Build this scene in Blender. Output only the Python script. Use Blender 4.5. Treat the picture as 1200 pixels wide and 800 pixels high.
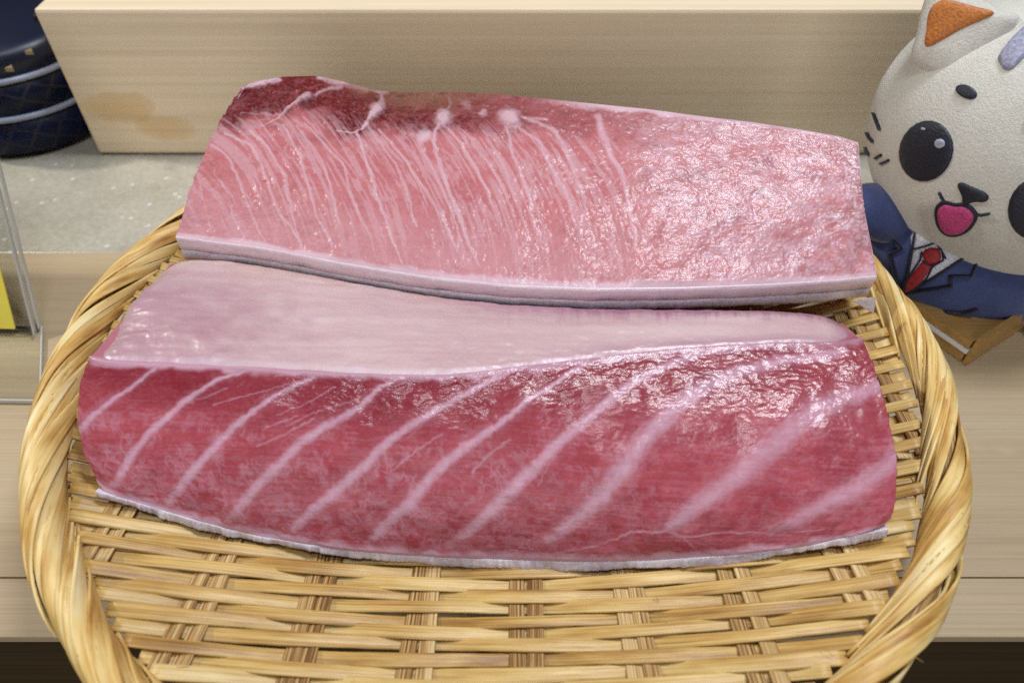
import bpy, math, random
import numpy as np
from mathutils import Vector, Matrix

random.seed(7)
RNG = np.random.default_rng(11)
PI = math.pi
scene = bpy.context.scene
for _o in list(bpy.data.objects):
    bpy.data.objects.remove(_o)
COL = scene.collection

# ------------------------------------------------------------------ camera, world, lamps
CAM_H = 0.327
PITCH = 46.39
cam_d = bpy.data.cameras.new('camera')
cam = bpy.data.objects.new('camera', cam_d)
COL.objects.link(cam)
cam.location = (0, 0, CAM_H)
cam.rotation_euler = (math.radians(90 - PITCH), 0, 0)
cam_d.sensor_width = 36
cam_d.lens = 26.0
cam_d.clip_start = 0.01
cam_d.clip_end = 50
cam_d.dof.use_dof = True
cam_d.dof.focus_distance = 0.355
cam_d.dof.aperture_fstop = 8.0
scene.camera = cam

world = bpy.data.worlds.new('World')
scene.world = world
world.use_nodes = True
world.node_tree.nodes['Background'].inputs[0].default_value = (0.75, 0.78, 1.0, 1)
world.node_tree.nodes['Background'].inputs[1].default_value = 0.05


def lamp(name, loc, aim, size, watts, color, size_y=None, spread=180):
    d = bpy.data.lights.new(name, 'AREA')
    d.energy = watts
    d.color = color
    d.size = size
    d.spread = math.radians(spread)
    if size_y:
        d.shape = 'RECTANGLE'
        d.size_y = size_y
    o = bpy.data.objects.new(name, d)
    COL.objects.link(o)
    o.location = loc
    o.rotation_euler = (Vector(aim) - Vector(loc)).to_track_quat('-Z', 'Y').to_euler()
    return o


lamp('ceiling_lamp', (0.46, 0.54, 1.50), (0.06, 0.25, 0.04), 0.32, 17.0, (0.90, 0.94, 1.0), 0.38)
lamp('ceiling_lamp', (0.02, -0.16, 1.50), (0.0, 0.25, 0.04), 0.36, 6.5, (0.88, 0.93, 1.0), 0.24)
lamp('spot_lamp', (-1.10, 0.66, 0.95), (-0.1, 0.3, 0.0), 0.07, 8.5, (1.0, 0.94, 0.86))
lamp('room_lamp', (-0.15, -1.05, 0.46), (0.0, 0.40, 0.04), 0.8, 7.5, (1.0, 0.97, 0.97))

scene.view_settings.view_transform = 'Standard'
scene.view_settings.look = 'None'
scene.view_settings.exposure = 0.0
scene.view_settings.gamma = 1.0
scene.view_settings.use_curve_mapping = False
scene.render.engine = 'CYCLES'
scene.cycles.use_denoising = False
scene.cycles.sample_clamp_indirect = 4.0
scene.cycles.max_bounces = 8

# ------------------------------------------------------------------ layout helpers
FPX = 867.0
_p = math.radians(PITCH)
_c, _s = math.cos(_p), math.sin(_p)


def ray(px, py):
    x = (px - 600) / FPX
    y = -(py - 400) / FPX
    return np.array([x, _c + y * _s, -_s + y * _c])


def at(px, py, z):
    """world point on the level z that was measured at this point of the photograph"""
    d = ray(px, py)
    return np.array([0, 0, CAM_H]) + d * ((z - CAM_H) / d[2])


def at_depth(px, py, Y):
    d = ray(px, py)
    return np.array([0, 0, CAM_H]) + d * (Y / d[1])


# ------------------------------------------------------------------ object helpers
def tag(o, label=None, cat=None, group=None, kind=None):
    if label: o['label'] = label
    if cat: o['category'] = cat
    if group: o['group'] = group
    if kind: o['kind'] = kind
    return o


def empty(name, loc, label, cat, group=None):
    o = bpy.data.objects.new(name, None)
    COL.objects.link(o)
    o.location = loc
    o.empty_display_size = 0.02
    return tag(o, label, cat, group)


def mesh_obj(name, verts, faces, mat, parent=None, smooth=True, uv=None, attrs=None, uvname='UVMap'):
    me = bpy.data.meshes.new(name)
    verts = np.asarray(verts, dtype=np.float32)
    if isinstance(faces, np.ndarray) and faces.ndim == 2:
        nf, k = faces.shape
        me.vertices.add(len(verts))
        me.vertices.foreach_set('co', verts.ravel())
        me.loops.add(nf * k)
        me.polygons.add(nf)
        me.polygons.foreach_set('loop_start', np.arange(0, nf * k, k, dtype=np.int32))
        me.loops.foreach_set('vertex_index', faces.astype(np.int32).ravel())
        me.update(calc_edges=True)
    else:
        me.from_pydata([tuple(map(float, v)) for v in verts], [], [tuple(int(i) for i in f) for f in faces])
    me.validate()
    if uv is not None:
        lay = me.uv_layers.new(name=uvname)
        idx = np.empty(len(me.loops), dtype=np.int32)
        me.loops.foreach_get('vertex_index', idx)
        lay.data.foreach_set('uv', np.asarray(uv, dtype=np.float32)[idx].ravel())
    if attrs:
        for an, av in attrs.items():
            a = me.attributes.new(an, 'FLOAT', 'POINT')
            a.data.foreach_set('value', np.asarray(av, dtype=np.float32))
    if smooth:
        me.polygons.foreach_set('use_smooth', np.ones(len(me.polygons), dtype=bool))
    me.materials.append(mat)
    me.update()
    o = bpy.data.objects.new(name, me)
    COL.objects.link(o)
    if parent is not None:
        o.parent = parent
        o.matrix_parent_inverse = Matrix.Translation(-Vector(parent.location)) if parent.type == 'EMPTY' else Matrix.Identity(4)
        if parent.type != 'EMPTY':
            o.matrix_parent_inverse = Matrix.Identity(4)
    return o


def grid_faces(nu, nv, closed_v=False):
    i = np.arange(nu - 1)[:, None]
    j = np.arange(nv if closed_v else nv - 1)[None, :]
    a = i * nv + j
    b = i * nv + (j + 1) % nv
    c = (i + 1) * nv + (j + 1) % nv
    d = (i + 1) * nv + j
    return np.stack([a, b, c, d], -1).reshape(-1, 4)


def rounded_box(name, lo, hi, mat, parent=None, bevel=0.002, seg=2):
    import bmesh
    bm = bmesh.new()
    bmesh.ops.create_cube(bm, size=1)
    lo, hi = Vector(lo), Vector(hi)
    for v in bm.verts:
        v.co = Vector([lo[k] + (v.co[k] + .5) * (hi[k] - lo[k]) for k in range(3)])
    if bevel:
        bmesh.ops.bevel(bm, geom=bm.edges[:], offset=bevel, segments=seg, affect='EDGES', profile=.6)
    me = bpy.data.meshes.new(name)
    bm.to_mesh(me)
    bm.free()
    me.materials.append(mat)
    o = bpy.data.objects.new(name, me)
    COL.objects.link(o)
    if parent is not None:
        o.parent = parent
        if parent.type == 'EMPTY':
            o.matrix_parent_inverse = Matrix.Translation(-Vector(parent.location))
    return o


# ------------------------------------------------------------------ numpy noise
def vnoise(x, y, seed=0):
    r = np.random.default_rng(seed)
    T = r.random((256, 256)).astype(np.float32)
    xi = np.floor(x).astype(int); yi = np.floor(y).astype(int)
    fx = (x - xi).astype(np.float32); fy = (y - yi).astype(np.float32)
    fx = fx * fx * fx * (fx * (fx * 6 - 15) + 10); fy = fy * fy * fy * (fy * (fy * 6 - 15) + 10)
    xi &= 255; yi &= 255
    x1 = (xi + 1) & 255; y1 = (yi + 1) & 255
    a = T[xi, yi] * (1 - fx) + T[x1, yi] * fx
    b = T[xi, y1] * (1 - fx) + T[x1, y1] * fx
    return a * (1 - fy) + b * fy


def fbm(x, y, oct=4, seed=0, gain=.5):
    s = 0; amp = 1; tot = 0
    for k in range(oct):
        s = s + amp * vnoise(x * 2 ** k + 13.7 * k, y * 2 ** k + 7.1 * k, seed + k)
        tot += amp; amp *= gain
    return s / tot


def ridge_lines(x, y, seed=0, sharp=.08):
    n = vnoise(x, y, seed) * .72 + vnoise(x * 2.1 + 5, y * 2.1 + 9, seed + 1) * .28
    return np.exp(-((n - .5) / sharp) ** 2)


def sstep(a, b, x):
    t = np.clip((x - a) / (b - a), 0, 1)
    return t * t * (3 - 2 * t)


def strokes(X, Y, lines, soft=.45):
    """mask of hand-drawn sinew strokes; each line = (list of points, list of half widths, strength)"""
    out = np.zeros(X.shape, np.float32)
    Xfull, Yfull, ofull = X, Y, out
    cmin, cmax = X.min(1), X.max(1)
    for pts, wid, stg in lines:
        pts = np.asarray(pts, float)
        pm = max(wid) * 2.5 + 2
        ci = np.nonzero((cmax > pts[:, 0].min() - pm) & (cmin < pts[:, 0].max() + pm))[0]
        if not len(ci):
            continue
        X, Y, out = Xfull[ci[0]:ci[-1] + 1], Yfull[ci[0]:ci[-1] + 1], ofull[ci[0]:ci[-1] + 1]
        wid = np.interp(np.linspace(0, 1, len(pts)), np.linspace(0, 1, len(wid)), wid)
        mw = max(wid) * 2.5 + 2
        sel = (X > pts[:, 0].min() - mw) & (X < pts[:, 0].max() + mw) & (Y > pts[:, 1].min() - mw) & (Y < pts[:, 1].max() + mw)
        if not sel.any():
            continue
        xs, ys = X[sel], Y[sel]
        best = np.zeros(xs.shape, np.float32)
        for i in range(len(pts) - 1):
            ax, ay = pts[i]; bx, by = pts[i + 1]
            dx, dy = bx - ax, by - ay
            t = np.clip(((xs - ax) * dx + (ys - ay) * dy) / (dx * dx + dy * dy + 1e-9), 0, 1)
            d = np.hypot(xs - ax - t * dx, ys - ay - t * dy)
            w = wid[i] * (1 - t) + wid[i + 1] * t
            best = np.maximum(best, 1 - sstep(1 - soft, 1 + soft, d / w))
        out[sel] = np.maximum(out[sel], best * stg)
    return ofull


# ------------------------------------------------------------------ node helpers
def new_mat(name):
    m = bpy.data.materials.new(name)
    m.use_nodes = True
    nt = m.node_tree
    return m, nt, nt.nodes['Principled BSDF']


def N(nt, typ, **kw):
    n = nt.nodes.new(typ)
    for k, v in kw.items():
        if k.startswith('_'):
            setattr(n, k[1:], v)
        else:
            n.inputs[k.replace('__', ' ')].default_value = v
    return n


def L(nt, a, b):
    nt.links.new(a, b)


def ramp(nt, fac, stops, interp='LINEAR'):
    r = nt.nodes.new('ShaderNodeValToRGB')
    r.color_ramp.interpolation = interp
    e = r.color_ramp.elements
    while len(e) > 1:
        e.remove(e[-1])
    e[0].position = stops[0][0]; e[0].color = (*stops[0][1], 1)
    for p, c in stops[1:]:
        x = e.new(p); x.color = (*c, 1)
    L(nt, fac, r.inputs[0])
    return r.outputs[0]


def mixc(nt, fac, a, b, blend='MIX'):
    m = nt.nodes.new('ShaderNodeMix')
    m.data_type = 'RGBA'
    m.blend_type = blend
    for k, v in ((0, fac), (6, a), (7, b)):
        if isinstance(v, (int, float)):
            m.inputs[k].default_value = v
        elif isinstance(v, tuple):
            m.inputs[k].default_value = (*v, 1)
        else:
            L(nt, v, m.inputs[k])
    return m.outputs[2]


def math_n(nt, op, a, b=None, clamp=False):
    m = nt.nodes.new('ShaderNodeMath')
    m.operation = op
    m.use_clamp = clamp
    for k, v in ((0, a), (1, b)):
        if v is None:
            continue
        if isinstance(v, (int, float)):
            m.inputs[k].default_value = v
        else:
            L(nt, v, m.inputs[k])
    return m.outputs[0]


def coords(nt, scale, kind='Object', rot=(0, 0, 0)):
    t = nt.nodes.new('ShaderNodeTexCoord')
    mp = nt.nodes.new('ShaderNodeMapping')
    mp.inputs['Scale'].default_value = scale
    mp.inputs['Rotation'].default_value = rot
    L(nt, t.outputs[kind], mp.inputs[0])
    return mp.outputs[0]


def noise(nt, vec, scale, detail=3, rough=.5, dist=0.0):
    n = N(nt, 'ShaderNodeTexNoise', Scale=scale, Detail=detail, Roughness=rough, Distortion=dist)
    L(nt, vec, n.inputs['Vector'])
    return n.outputs['Fac']


def bump(nt, bsdf, height, strength, dist, prev=None):
    b = N(nt, 'ShaderNodeBump', Strength=strength, Distance=dist)
    L(nt, height, b.inputs['Height'])
    if prev is not None:
        L(nt, prev, b.inputs['Normal'])
    L(nt, b.outputs[0], bsdf.inputs['Normal'])
    return b.outputs[0]


def attr(nt, name):
    a = nt.nodes.new('ShaderNodeAttribute')
    a.attribute_name = name
    return a.outputs['Fac']


# ------------------------------------------------------------------ materials
def mat_wood(name, light, mid, dark, grain=(3, 90, 90), rough=.55, stain=None, contrast=1.0):
    m, nt, b = new_mat(name)
    v = coords(nt, grain)
    broad = noise(nt, v, .35, 3, .55, .3)
    fine = noise(nt, v, 3.2, 4, .65)
    f = math_n(nt, 'ADD', math_n(nt, 'MULTIPLY', broad, .6), math_n(nt, 'MULTIPLY', fine, .4))
    c = ramp(nt, f, [(.30, dark), (.48, mid), (.68, light)])
    v2 = coords(nt, (grain[0] * .3, grain[1] * 2.5, grain[2] * 2.5))
    hair = noise(nt, v2, 4, 3, .6)
    c = mixc(nt, .35 * contrast, c, ramp(nt, hair, [(.35, (.45, .42, .38)), (.6, (1, 1, 1))]), 'MULTIPLY')
    if stain:
        for (px, pz), (rx, rz), col, k in stain:
            t = nt.nodes.new('ShaderNodeTexCoord')
            sp = nt.nodes.new('ShaderNodeSeparateXYZ')
            L(nt, t.outputs['Object'], sp.inputs[0])
            wob = noise(nt, coords(nt, (1, 1, 1)), 26, 3, .6)
            dx = math_n(nt, 'MULTIPLY', math_n(nt, 'SUBTRACT', sp.outputs[0], px), 1 / rx)
            dz = math_n(nt, 'MULTIPLY', math_n(nt, 'SUBTRACT', sp.outputs[2], pz), 1 / rz)
            d2 = math_n(nt, 'ADD', math_n(nt, 'MULTIPLY', dx, dx), math_n(nt, 'MULTIPLY', dz, dz))
            d2 = math_n(nt, 'ADD', d2, math_n(nt, 'MULTIPLY', math_n(nt, 'SUBTRACT', wob, .5), 1.6))
            fac = ramp(nt, d2, [(0.1, (k, k, k)), (.75, (k * .55,) * 3), (1.0, (0, 0, 0))])
            c = mixc(nt, fac, c, col, 'MULTIPLY')
    L(nt, c, b.inputs['Base Color'])
    b.inputs['Roughness'].default_value = rough
    b.inputs['Specular IOR Level'].default_value = .35
    bump(nt, b, hair, .25, .0004)
    return m


M = {}
M['counter'] = mat_wood('pale_counter_wood', (.49, .385, .245), (.44, .335, .205), (.36, .26, .15), contrast=.7)
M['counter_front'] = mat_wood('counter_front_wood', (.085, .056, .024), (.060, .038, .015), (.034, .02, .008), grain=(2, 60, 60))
M['block'] = mat_wood('block_wood', (.86, .72, .53), (.82, .68, .48), (.76, .615, .42), grain=(1.6, 45, 45), rough=.5,
                      stain=[((-.300, .042), (.030, .014), (.86, .70, .46), .75), ((-.268, .024), (.026, .012), (.86, .70, .46), .7)], contrast=.5)
M['dark_wood'] = mat_wood('dark_brown_wood', (.05, .03, .02), (.03, .018, .012), (.015, .01, .007))
M['board'] = mat_wood('amber_board', (.50, .30, .10), (.42, .24, .075), (.30, .15, .04), grain=(8, 60, 60), rough=.35)


def mat_stone():
    m, nt, b = new_mat('speckled_stone')
    v = coords(nt, (1, 1, 1))
    n1 = noise(nt, v, 22, 4, .6)
    n2 = noise(nt, v, 260, 3, .7)
    c = ramp(nt, n1, [(.3, (.40, .375, .305)), (.7, (.48, .455, .38))])
    c = mixc(nt, .5, c, ramp(nt, n2, [(.35, (.75, .73, .68)), (.65, (1.1, 1.1, 1.1))]), 'MULTIPLY')
    vo = N(nt, 'ShaderNodeTexVoronoi', Scale=75.0)
    L(nt, v, vo.inputs['Vector'])
    fl = ramp(nt, vo.outputs['Distance'], [(.0, (1, 1, 1)), (.10, (.7, .7, .7)), (.16, (0, 0, 0))])
    L(nt, mixc(nt, math_n(nt, 'MULTIPLY', fl, .6), c, (.85, .85, .82)), b.inputs['Base Color'])
    b.inputs['Roughness'].default_value = .32
    bump(nt, b, n2, .2, .0003)
    return m


M['stone'] = mat_stone()


def mat_bamboo(name, cols, stripe, rough=.38, streak=1.0, lines=.55, hairk=.7):
    """strips carry UVs in metres: u along, v across"""
    m, nt, b = new_mat(name)
    oi = nt.nodes.new('ShaderNodeObjectInfo')
    tc = nt.nodes.new('ShaderNodeTexCoord')
    add = nt.nodes.new('ShaderNodeVectorMath'); add.operation = 'ADD'
    cmb = nt.nodes.new('ShaderNodeCombineXYZ')
    L(nt, math_n(nt, 'MULTIPLY', oi.outputs['Random'], 7.0), cmb.inputs[0])
    L(nt, math_n(nt, 'MULTIPLY', oi.outputs['Random'], 3.0), cmb.inputs[1])
    L(nt, tc.outputs['UV'], add.inputs[0]); L(nt, cmb.outputs[0], add.inputs[1])

    def mapped(s):
        mp = nt.nodes.new('ShaderNodeMapping'); mp.inputs['Scale'].default_value = s
        L(nt, add.outputs[0], mp.inputs[0])
        return mp.outputs[0]
    fib = noise(nt, mapped((9, stripe, 1)), 1.0, 4, .7)
    hair = noise(nt, mapped((16, stripe * 2.3, 1)), 1.0, 3, .65)
    broad = noise(nt, mapped((24, 130, 1)), 1.0, 3, .55)
    per = math_n(nt, 'MULTIPLY', math_n(nt, 'SUBTRACT', oi.outputs['Random'], .5), .11)
    f = math_n(nt, 'ADD', math_n(nt, 'ADD', math_n(nt, 'MULTIPLY', fib, lines), math_n(nt, 'MULTIPLY', broad, 1 - lines)), per)
    c = ramp(nt, f, cols)
    c = mixc(nt, hairk, c, ramp(nt, hair, [(.36, (.50, .38, .24)), (.50, (1, 1, 1)), (.7, (1.12, 1.1, 1.05))]), 'MULTIPLY')
    blot = noise(nt, mapped((40, 160, 1)), 1.0, 5, .7, .6)
    c = mixc(nt, ramp(nt, blot, [(.58, (0, 0, 0)), (.74, (.6 * streak,) * 3)]), c, (.34, .16, .04))
    nod = noise(nt, mapped((300, 700, 1)), 1.0, 2, .5)
    c = mixc(nt, ramp(nt, nod, [(.70, (0, 0, 0)), (.78, (.7 * streak,) * 3)]), c, (.20, .09, .03))
    L(nt, c, b.inputs['Base Color'])
    b.inputs['Roughness'].default_value = rough
    b.inputs['Specular IOR Level'].default_value = .4
    bump(nt, b, fib, .5, .0005)
    return m


M['weft'] = mat_bamboo('split_bamboo', [(.34, (.29, .14, .03)), (.45, (.50, .30, .085)), (.54, (.62, .42, .145)), (.68, (.74, .56, .25))], 800, .36, .6, .5, .55)
M['rib'] = mat_bamboo('rib_bamboo', [(.38, (.13, .055, .014)), (.46, (.36, .20, .065)), (.53, (.56, .37, .15)), (.62, (.72, .56, .30))], 1300, .5, .3, .85)
M['rim'] = mat_bamboo('rim_bamboo', [(.34, (.34, .16, .035)), (.44, (.58, .35, .10)), (.53, (.72, .52, .20)), (.66, (.80, .67, .37))], 480, .46, 1.3, .30, .30)


def mat_fish(name, lean_hi, lean_lo, dark, fat, bump_fine, rough, coat_r, gl=500, film=.6, sss=.22):
    m, nt, b = new_mat(name)
    v = coords(nt, (1, 1, 1))
    n1 = noise(nt, v, 55, 4, .6)
    fib = noise(nt, coords(nt, (60, 420, 420), rot=(0, 0, math.radians(4))), 1.0, 3, .6)
    lean = ramp(nt, math_n(nt, 'ADD', math_n(nt, 'MULTIPLY', n1, .6), math_n(nt, 'MULTIPLY', fib, .4)), [(.32, lean_lo), (.66, lean_hi)])
    c = mixc(nt, attr(nt, 'blood_shade'), lean, dark)
    c = mixc(nt, attr(nt, 'fat'), c, fat)
    c = mixc(nt, attr(nt, 'tan'), c, (.21, .095, .06))
    L(nt, c, b.inputs['Base Color'])
    b.inputs['Subsurface Weight'].default_value = sss
    b.inputs['Subsurface Radius'].default_value = (1.0, .35, .3)
    b.inputs['Subsurface Scale'].default_value = .003
    # wet: clear film whose gloss differs from place to place
    wet = attr(nt, 'wet')
    b.inputs['Roughness'].default_value = rough
    b.inputs['Specular IOR Level'].default_value = .15
    L(nt, math_n(nt, 'MULTIPLY', wet, film), b.inputs['Coat Weight'])
    b.inputs['Coat Roughness'].default_value = coat_r
    b.inputs['Coat IOR'].default_value = 1.7
    g1 = noise(nt, coords(nt, (1, 1.3, 1.3)), gl, 3, .65)
    g2 = noise(nt, v, gl * 2.1, 2, .6)
    h = math_n(nt, 'ADD', g1, math_n(nt, 'MULTIPLY', g2, .22))
    bm = N(nt, 'ShaderNodeBump', Distance=.0010)
    L(nt, math_n(nt, 'MULTIPLY', wet, bump_fine), bm.inputs['Strength'])
    L(nt, h, bm.inputs['Height'])
    L(nt, bm.outputs[0], b.inputs['Coat Normal'])
    b2 = N(nt, 'ShaderNodeBump', Distance=.0005, Strength=.2)
    L(nt, math_n(nt, 'ADD', fib, g1), b2.inputs['Height'])
    L(nt, b2.outputs[0], b.inputs['Normal'])
    return m


M['front_flesh'] = mat_fish('marbled_red_flesh', (.40, .074, .094), (.295, .038, .055), (.20, .012, .024), (.58, .36, .455), .28, .5, .22, 360, .50)
M['back_flesh'] = mat_fish('fatty_pink_flesh', (.50, .172, .180), (.42, .118, .125), (.13, .009, .010), (.62, .42, .475), .26, .5, .20, 560, .40)


def mat_membrane(name, a, bcol, rough):
    m, nt, b = new_mat(name)
    n1 = noise(nt, coords(nt, (5, 80, 80), rot=(0, 0, math.radians(-8))), 1.0, 4, .6, .5)
    n2 = noise(nt, coords(nt, (1, 1, 1)), 10, 3, .5)
    c = ramp(nt, math_n(nt, 'ADD', math_n(nt, 'MULTIPLY', n1, .55), math_n(nt, 'MULTIPLY', n2, .45)), [(.34, a), (.62, bcol)])
    c = mixc(nt, attr(nt, 'blood_shade'), c, (.34, .14, .22))  # dark streaks, plus the purple shadow painted at the back right
    c = mixc(nt, attr(nt, 'fat'), c, (.66, .52, .60))
    c = mixc(nt, attr(nt, 'tan'), c, (.50, .33, .27))
    L(nt, c, b.inputs['Base Color'])
    b.inputs['Roughness'].default_value = rough
    b.inputs['Subsurface Weight'].default_value = .3
    b.inputs['Subsurface Radius'].default_value = (1.0, .4, .35)
    b.inputs['Subsurface Scale'].default_value = .003
    f = noise(nt, coords(nt, (70, 330, 330), rot=(0, 0, math.radians(-12))), 1.0, 4, .65)
    b.inputs['Coat Weight'].default_value = .4
    b.inputs['Coat Roughness'].default_value = .3
    bump(nt, b, f, .35, .0007)
    return m


M['membrane'] = mat_membrane('belly_lining', (.50, .31, .32), (.63, .475, .48), .40)


def mat_skin(name, cols):
    m, nt, b = new_mat(name)
    n1 = noise(nt, coords(nt, (30, 240, 240)), 1.0, 4, .7)
    n2 = noise(nt, coords(nt, (1, 1, 1)), 520, 3, .7)
    c = ramp(nt, math_n(nt, 'ADD', math_n(nt, 'MULTIPLY', n1, .55), math_n(nt, 'MULTIPLY', n2, .45)), cols)
    L(nt, c, b.inputs['Base Color'])
    b.inputs['Roughness'].default_value = .34
    b.inputs['Coat Weight'].default_value = .4
    b.inputs['Coat Roughness'].default_value = .15
    b.inputs['Subsurface Weight'].default_value = .15
    b.inputs['Subsurface Scale'].default_value = .002
    bump(nt, b, n2, .5, .0005)
    return m


M['skin'] = mat_skin('fish_skin', [(.30, (.28, .23, .28)), (.42, (.50, .43, .49)), (.54, (.64, .57, .61)), (.68, (.74, .70, .72))])
M['rind'] = mat_skin('fat_rind', [(.30, (.60, .40, .47)), (.50, (.68, .54, .59)), (.68, (.74, .66, .69))])


def mat_plush(name, a, bcol, scale=260, strength=.9, rough=.95):
    m, nt, b = new_mat(name)
    v = coords(nt, (1, 1, 1))
    n1 = noise(nt, v, scale, 4, .7)
    n2 = noise(nt, v, 45, 3, .6)
    c = ramp(nt, math_n(nt, 'ADD', math_n(nt, 'MULTIPLY', n1, .6), math_n(nt, 'MULTIPLY', n2, .4)), [(.35, a), (.65, bcol)])
    L(nt, c, b.inputs['Base Color'])
    b.inputs['Roughness'].default_value = rough
    b.inputs['Sheen Weight'].default_value = .45
    b.inputs['Sheen Roughness'].default_value = .4
    b.inputs['Specular IOR Level'].default_value = .1
    nap = noise(nt, coords(nt, (1, 1, .38), rot=(.3, .2, 0)), 1500, 2, .6)
    bump(nt, b, math_n(nt, 'ADD', n1, nap), strength, .0013)
    return m


def mat_thread(name, col, scale=(900, 120, 900), rough=.5):
    m, nt, b = new_mat(name)
    n1 = noise(nt, coords(nt, scale, rot=(0, .5, .4)), 1.0, 3, .6)
    lo = tuple(x * .6 for x in col)
    L(nt, ramp(nt, n1, [(.35, lo), (.65, col)]), b.inputs['Base Color'])
    b.inputs['Roughness'].default_value = rough
    b.inputs['Sheen Weight'].default_value = .1
    bump(nt, b, n1, .6, .0008)
    return m


M['cream_plush'] = mat_plush('cream_plush', (.53, .515, .455), (.66, .645, .58), 620, .5)
M['suit'] = mat_plush('blue_suit_plush', (.045, .060, .155), (.075, .096, .225), 700, .4)
M['black_thread'] = mat_thread('black_thread', (.006, .008, .022))
M['white_thread'] = mat_thread('white_thread', (.72, .74, .82))
M['glint_thread'] = mat_thread('glint_thread', (.40, .42, .50))
M['grey_thread'] = mat_thread('grey_thread', (.34, .34, .46), (500, 500, 500))
M['orange_thread'] = mat_thread('orange_thread', (.55, .17, .02))
M['pink_thread'] = mat_thread('pink_thread', (.58, .055, .22))
M['red_thread'] = mat_thread('red_thread', (.42, .015, .025))


def mat_plain(name, col, rough, **kw):
    m, nt, b = new_mat(name)
    n1 = noise(nt, coords(nt, (1, 1, 1)), 40, 4, .6)
    L(nt, ramp(nt, n1, [(.3, tuple(x * .85 for x in col)), (.7, col)]), b.inputs['Base Color'])
    b.inputs['Roughness'].default_value = rough
    for k, v in kw.items():
        b.inputs[k.replace('_', ' ')].default_value = v
    return m


M['white_rim'] = mat_plain('pale_blue_glaze', (.42, .47, .62), .25)
M['black'] = mat_plain('black_lacquer', (.006, .006, .009), .3)
M['yellow'] = mat_plain('yellow_paper', (.82, .66, .08), .7)
M['paper'] = mat_plain('white_paper', (.74, .72, .70), .8)
M['gold'] = mat_plain('gold_paint', (.55, .42, .25), .35, Metallic=.6)


def mat_lacquer():
    m, nt, b = new_mat('navy_lacquer_with_hexagon_net')
    vo = N(nt, 'ShaderNodeTexVoronoi', Scale=1.0, Randomness=0.12)
    vo.feature = 'DISTANCE_TO_EDGE'
    t = nt.nodes.new('ShaderNodeTexCoord')
    mp = nt.nodes.new('ShaderNodeMapping'); mp.inputs['Scale'].default_value = (26, 8, 1)
    mp.inputs['Rotation'].default_value = (0, 0, .55)
    L(nt, t.outputs['UV'], mp.inputs[0]); L(nt, mp.outputs[0], vo.inputs['Vector'])
    net = ramp(nt, vo.outputs['Distance'], [(.0, (1, 1, 1)), (.06, (.6, .6, .6)), (.10, (0, 0, 0))])
    n = noise(nt, coords(nt, (1, 1, 1)), 30, 2)
    fac = math_n(nt, 'MULTIPLY', net, math_n(nt, 'MULTIPLY', n, .30))
    L(nt, mixc(nt, fac, (.004, .009, .034), (.18, .12, .08)), b.inputs['Base Color'])
    b.inputs['Roughness'].default_value = .45
    b.inputs['Specular IOR Level'].default_value = .25
    return m


M['lacquer'] = mat_lacquer()
M['navy'] = mat_plain('navy_lacquer', (.004, .008, .028), .4)


def mat_acrylic():
    m = bpy.data.materials.new('clear_acrylic')
    m.use_nodes = True
    nt = m.node_tree
    nt.nodes.remove(nt.nodes['Principled BSDF'])
    tr = N(nt, 'ShaderNodeBsdfTransparent', Color=(.965, .975, .97, 1))
    gl = N(nt, 'ShaderNodeBsdfGlossy', Roughness=.05)
    mx = nt.nodes.new('ShaderNodeMixShader')
    mx.inputs[0].default_value = .035
    L(nt, tr.outputs[0], mx.inputs[1]); L(nt, gl.outputs[0], mx.inputs[2])
    L(nt, mx.outputs[0], nt.nodes['Material Output'].inputs[0])
    return m


M['acrylic'] = mat_acrylic()
M['acrylic_edge'] = mat_plain('sawn_acrylic_edge', (.50, .50, .46), .3)

# ------------------------------------------------------------------ the setting
EDGE_Y = float(at(600, 746, 0)[1])          # front edge of the counter
JOIN_Y = float(at(100, 296, 0)[1])          # wood meets stone
BLOCK_Y = float(at(117, 181, 0)[1])         # foot of the wooden block
SEAM_Y = float(at(600, 676, 0)[1])
cm = rounded_box('counter', (-1.2, SEAM_Y + .0003, -.006), (1.2, JOIN_Y, 0), M['counter'], bevel=.0004)
cb = rounded_box('counter_board', (-1.2, EDGE_Y, -.006), (1.2, SEAM_Y - .0003, -.0001), M['counter'], bevel=.0008)
tag(cb, 'front board of the pale wooden counter along its edge', 'counter board', kind='structure')
tag(cm, 'pale wooden counter with straight grain under the bamboo basket', 'counter', kind='structure')
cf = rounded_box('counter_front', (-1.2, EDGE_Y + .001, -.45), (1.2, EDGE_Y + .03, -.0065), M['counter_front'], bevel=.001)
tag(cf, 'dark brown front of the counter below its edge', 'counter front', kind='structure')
st = rounded_box('stone_counter', (-1.2, JOIN_Y + .0008, -.05), (1.2, 1.25, -.001), M['stone'], bevel=.001)
tag(st, 'grey speckled stone counter behind the wooden board', 'stone counter', kind='structure')
wl = rounded_box('wall', (-2.0, 1.26, -.05), (2.0, 1.32, 1.2), M['dark_wood'], bevel=0)
tag(wl, 'dark brown wall behind the counter', 'wall', kind='structure')
fl = rounded_box('floor', (-3, -3, -.95), (3, 1.3, -.9), M['dark_wood'], bevel=0)
tag(fl, 'dark floor before the counter', 'floor', kind='structure')

bl = at_depth(38, 11, BLOCK_Y)
block = rounded_box('wooden_block', (bl[0], BLOCK_Y, 0.0008), (.75, BLOCK_Y + .16, bl[2]), M['block'], bevel=.0025)
tag(block, 'long pale wooden block with a brown stain near its left end', 'wooden block')

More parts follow.
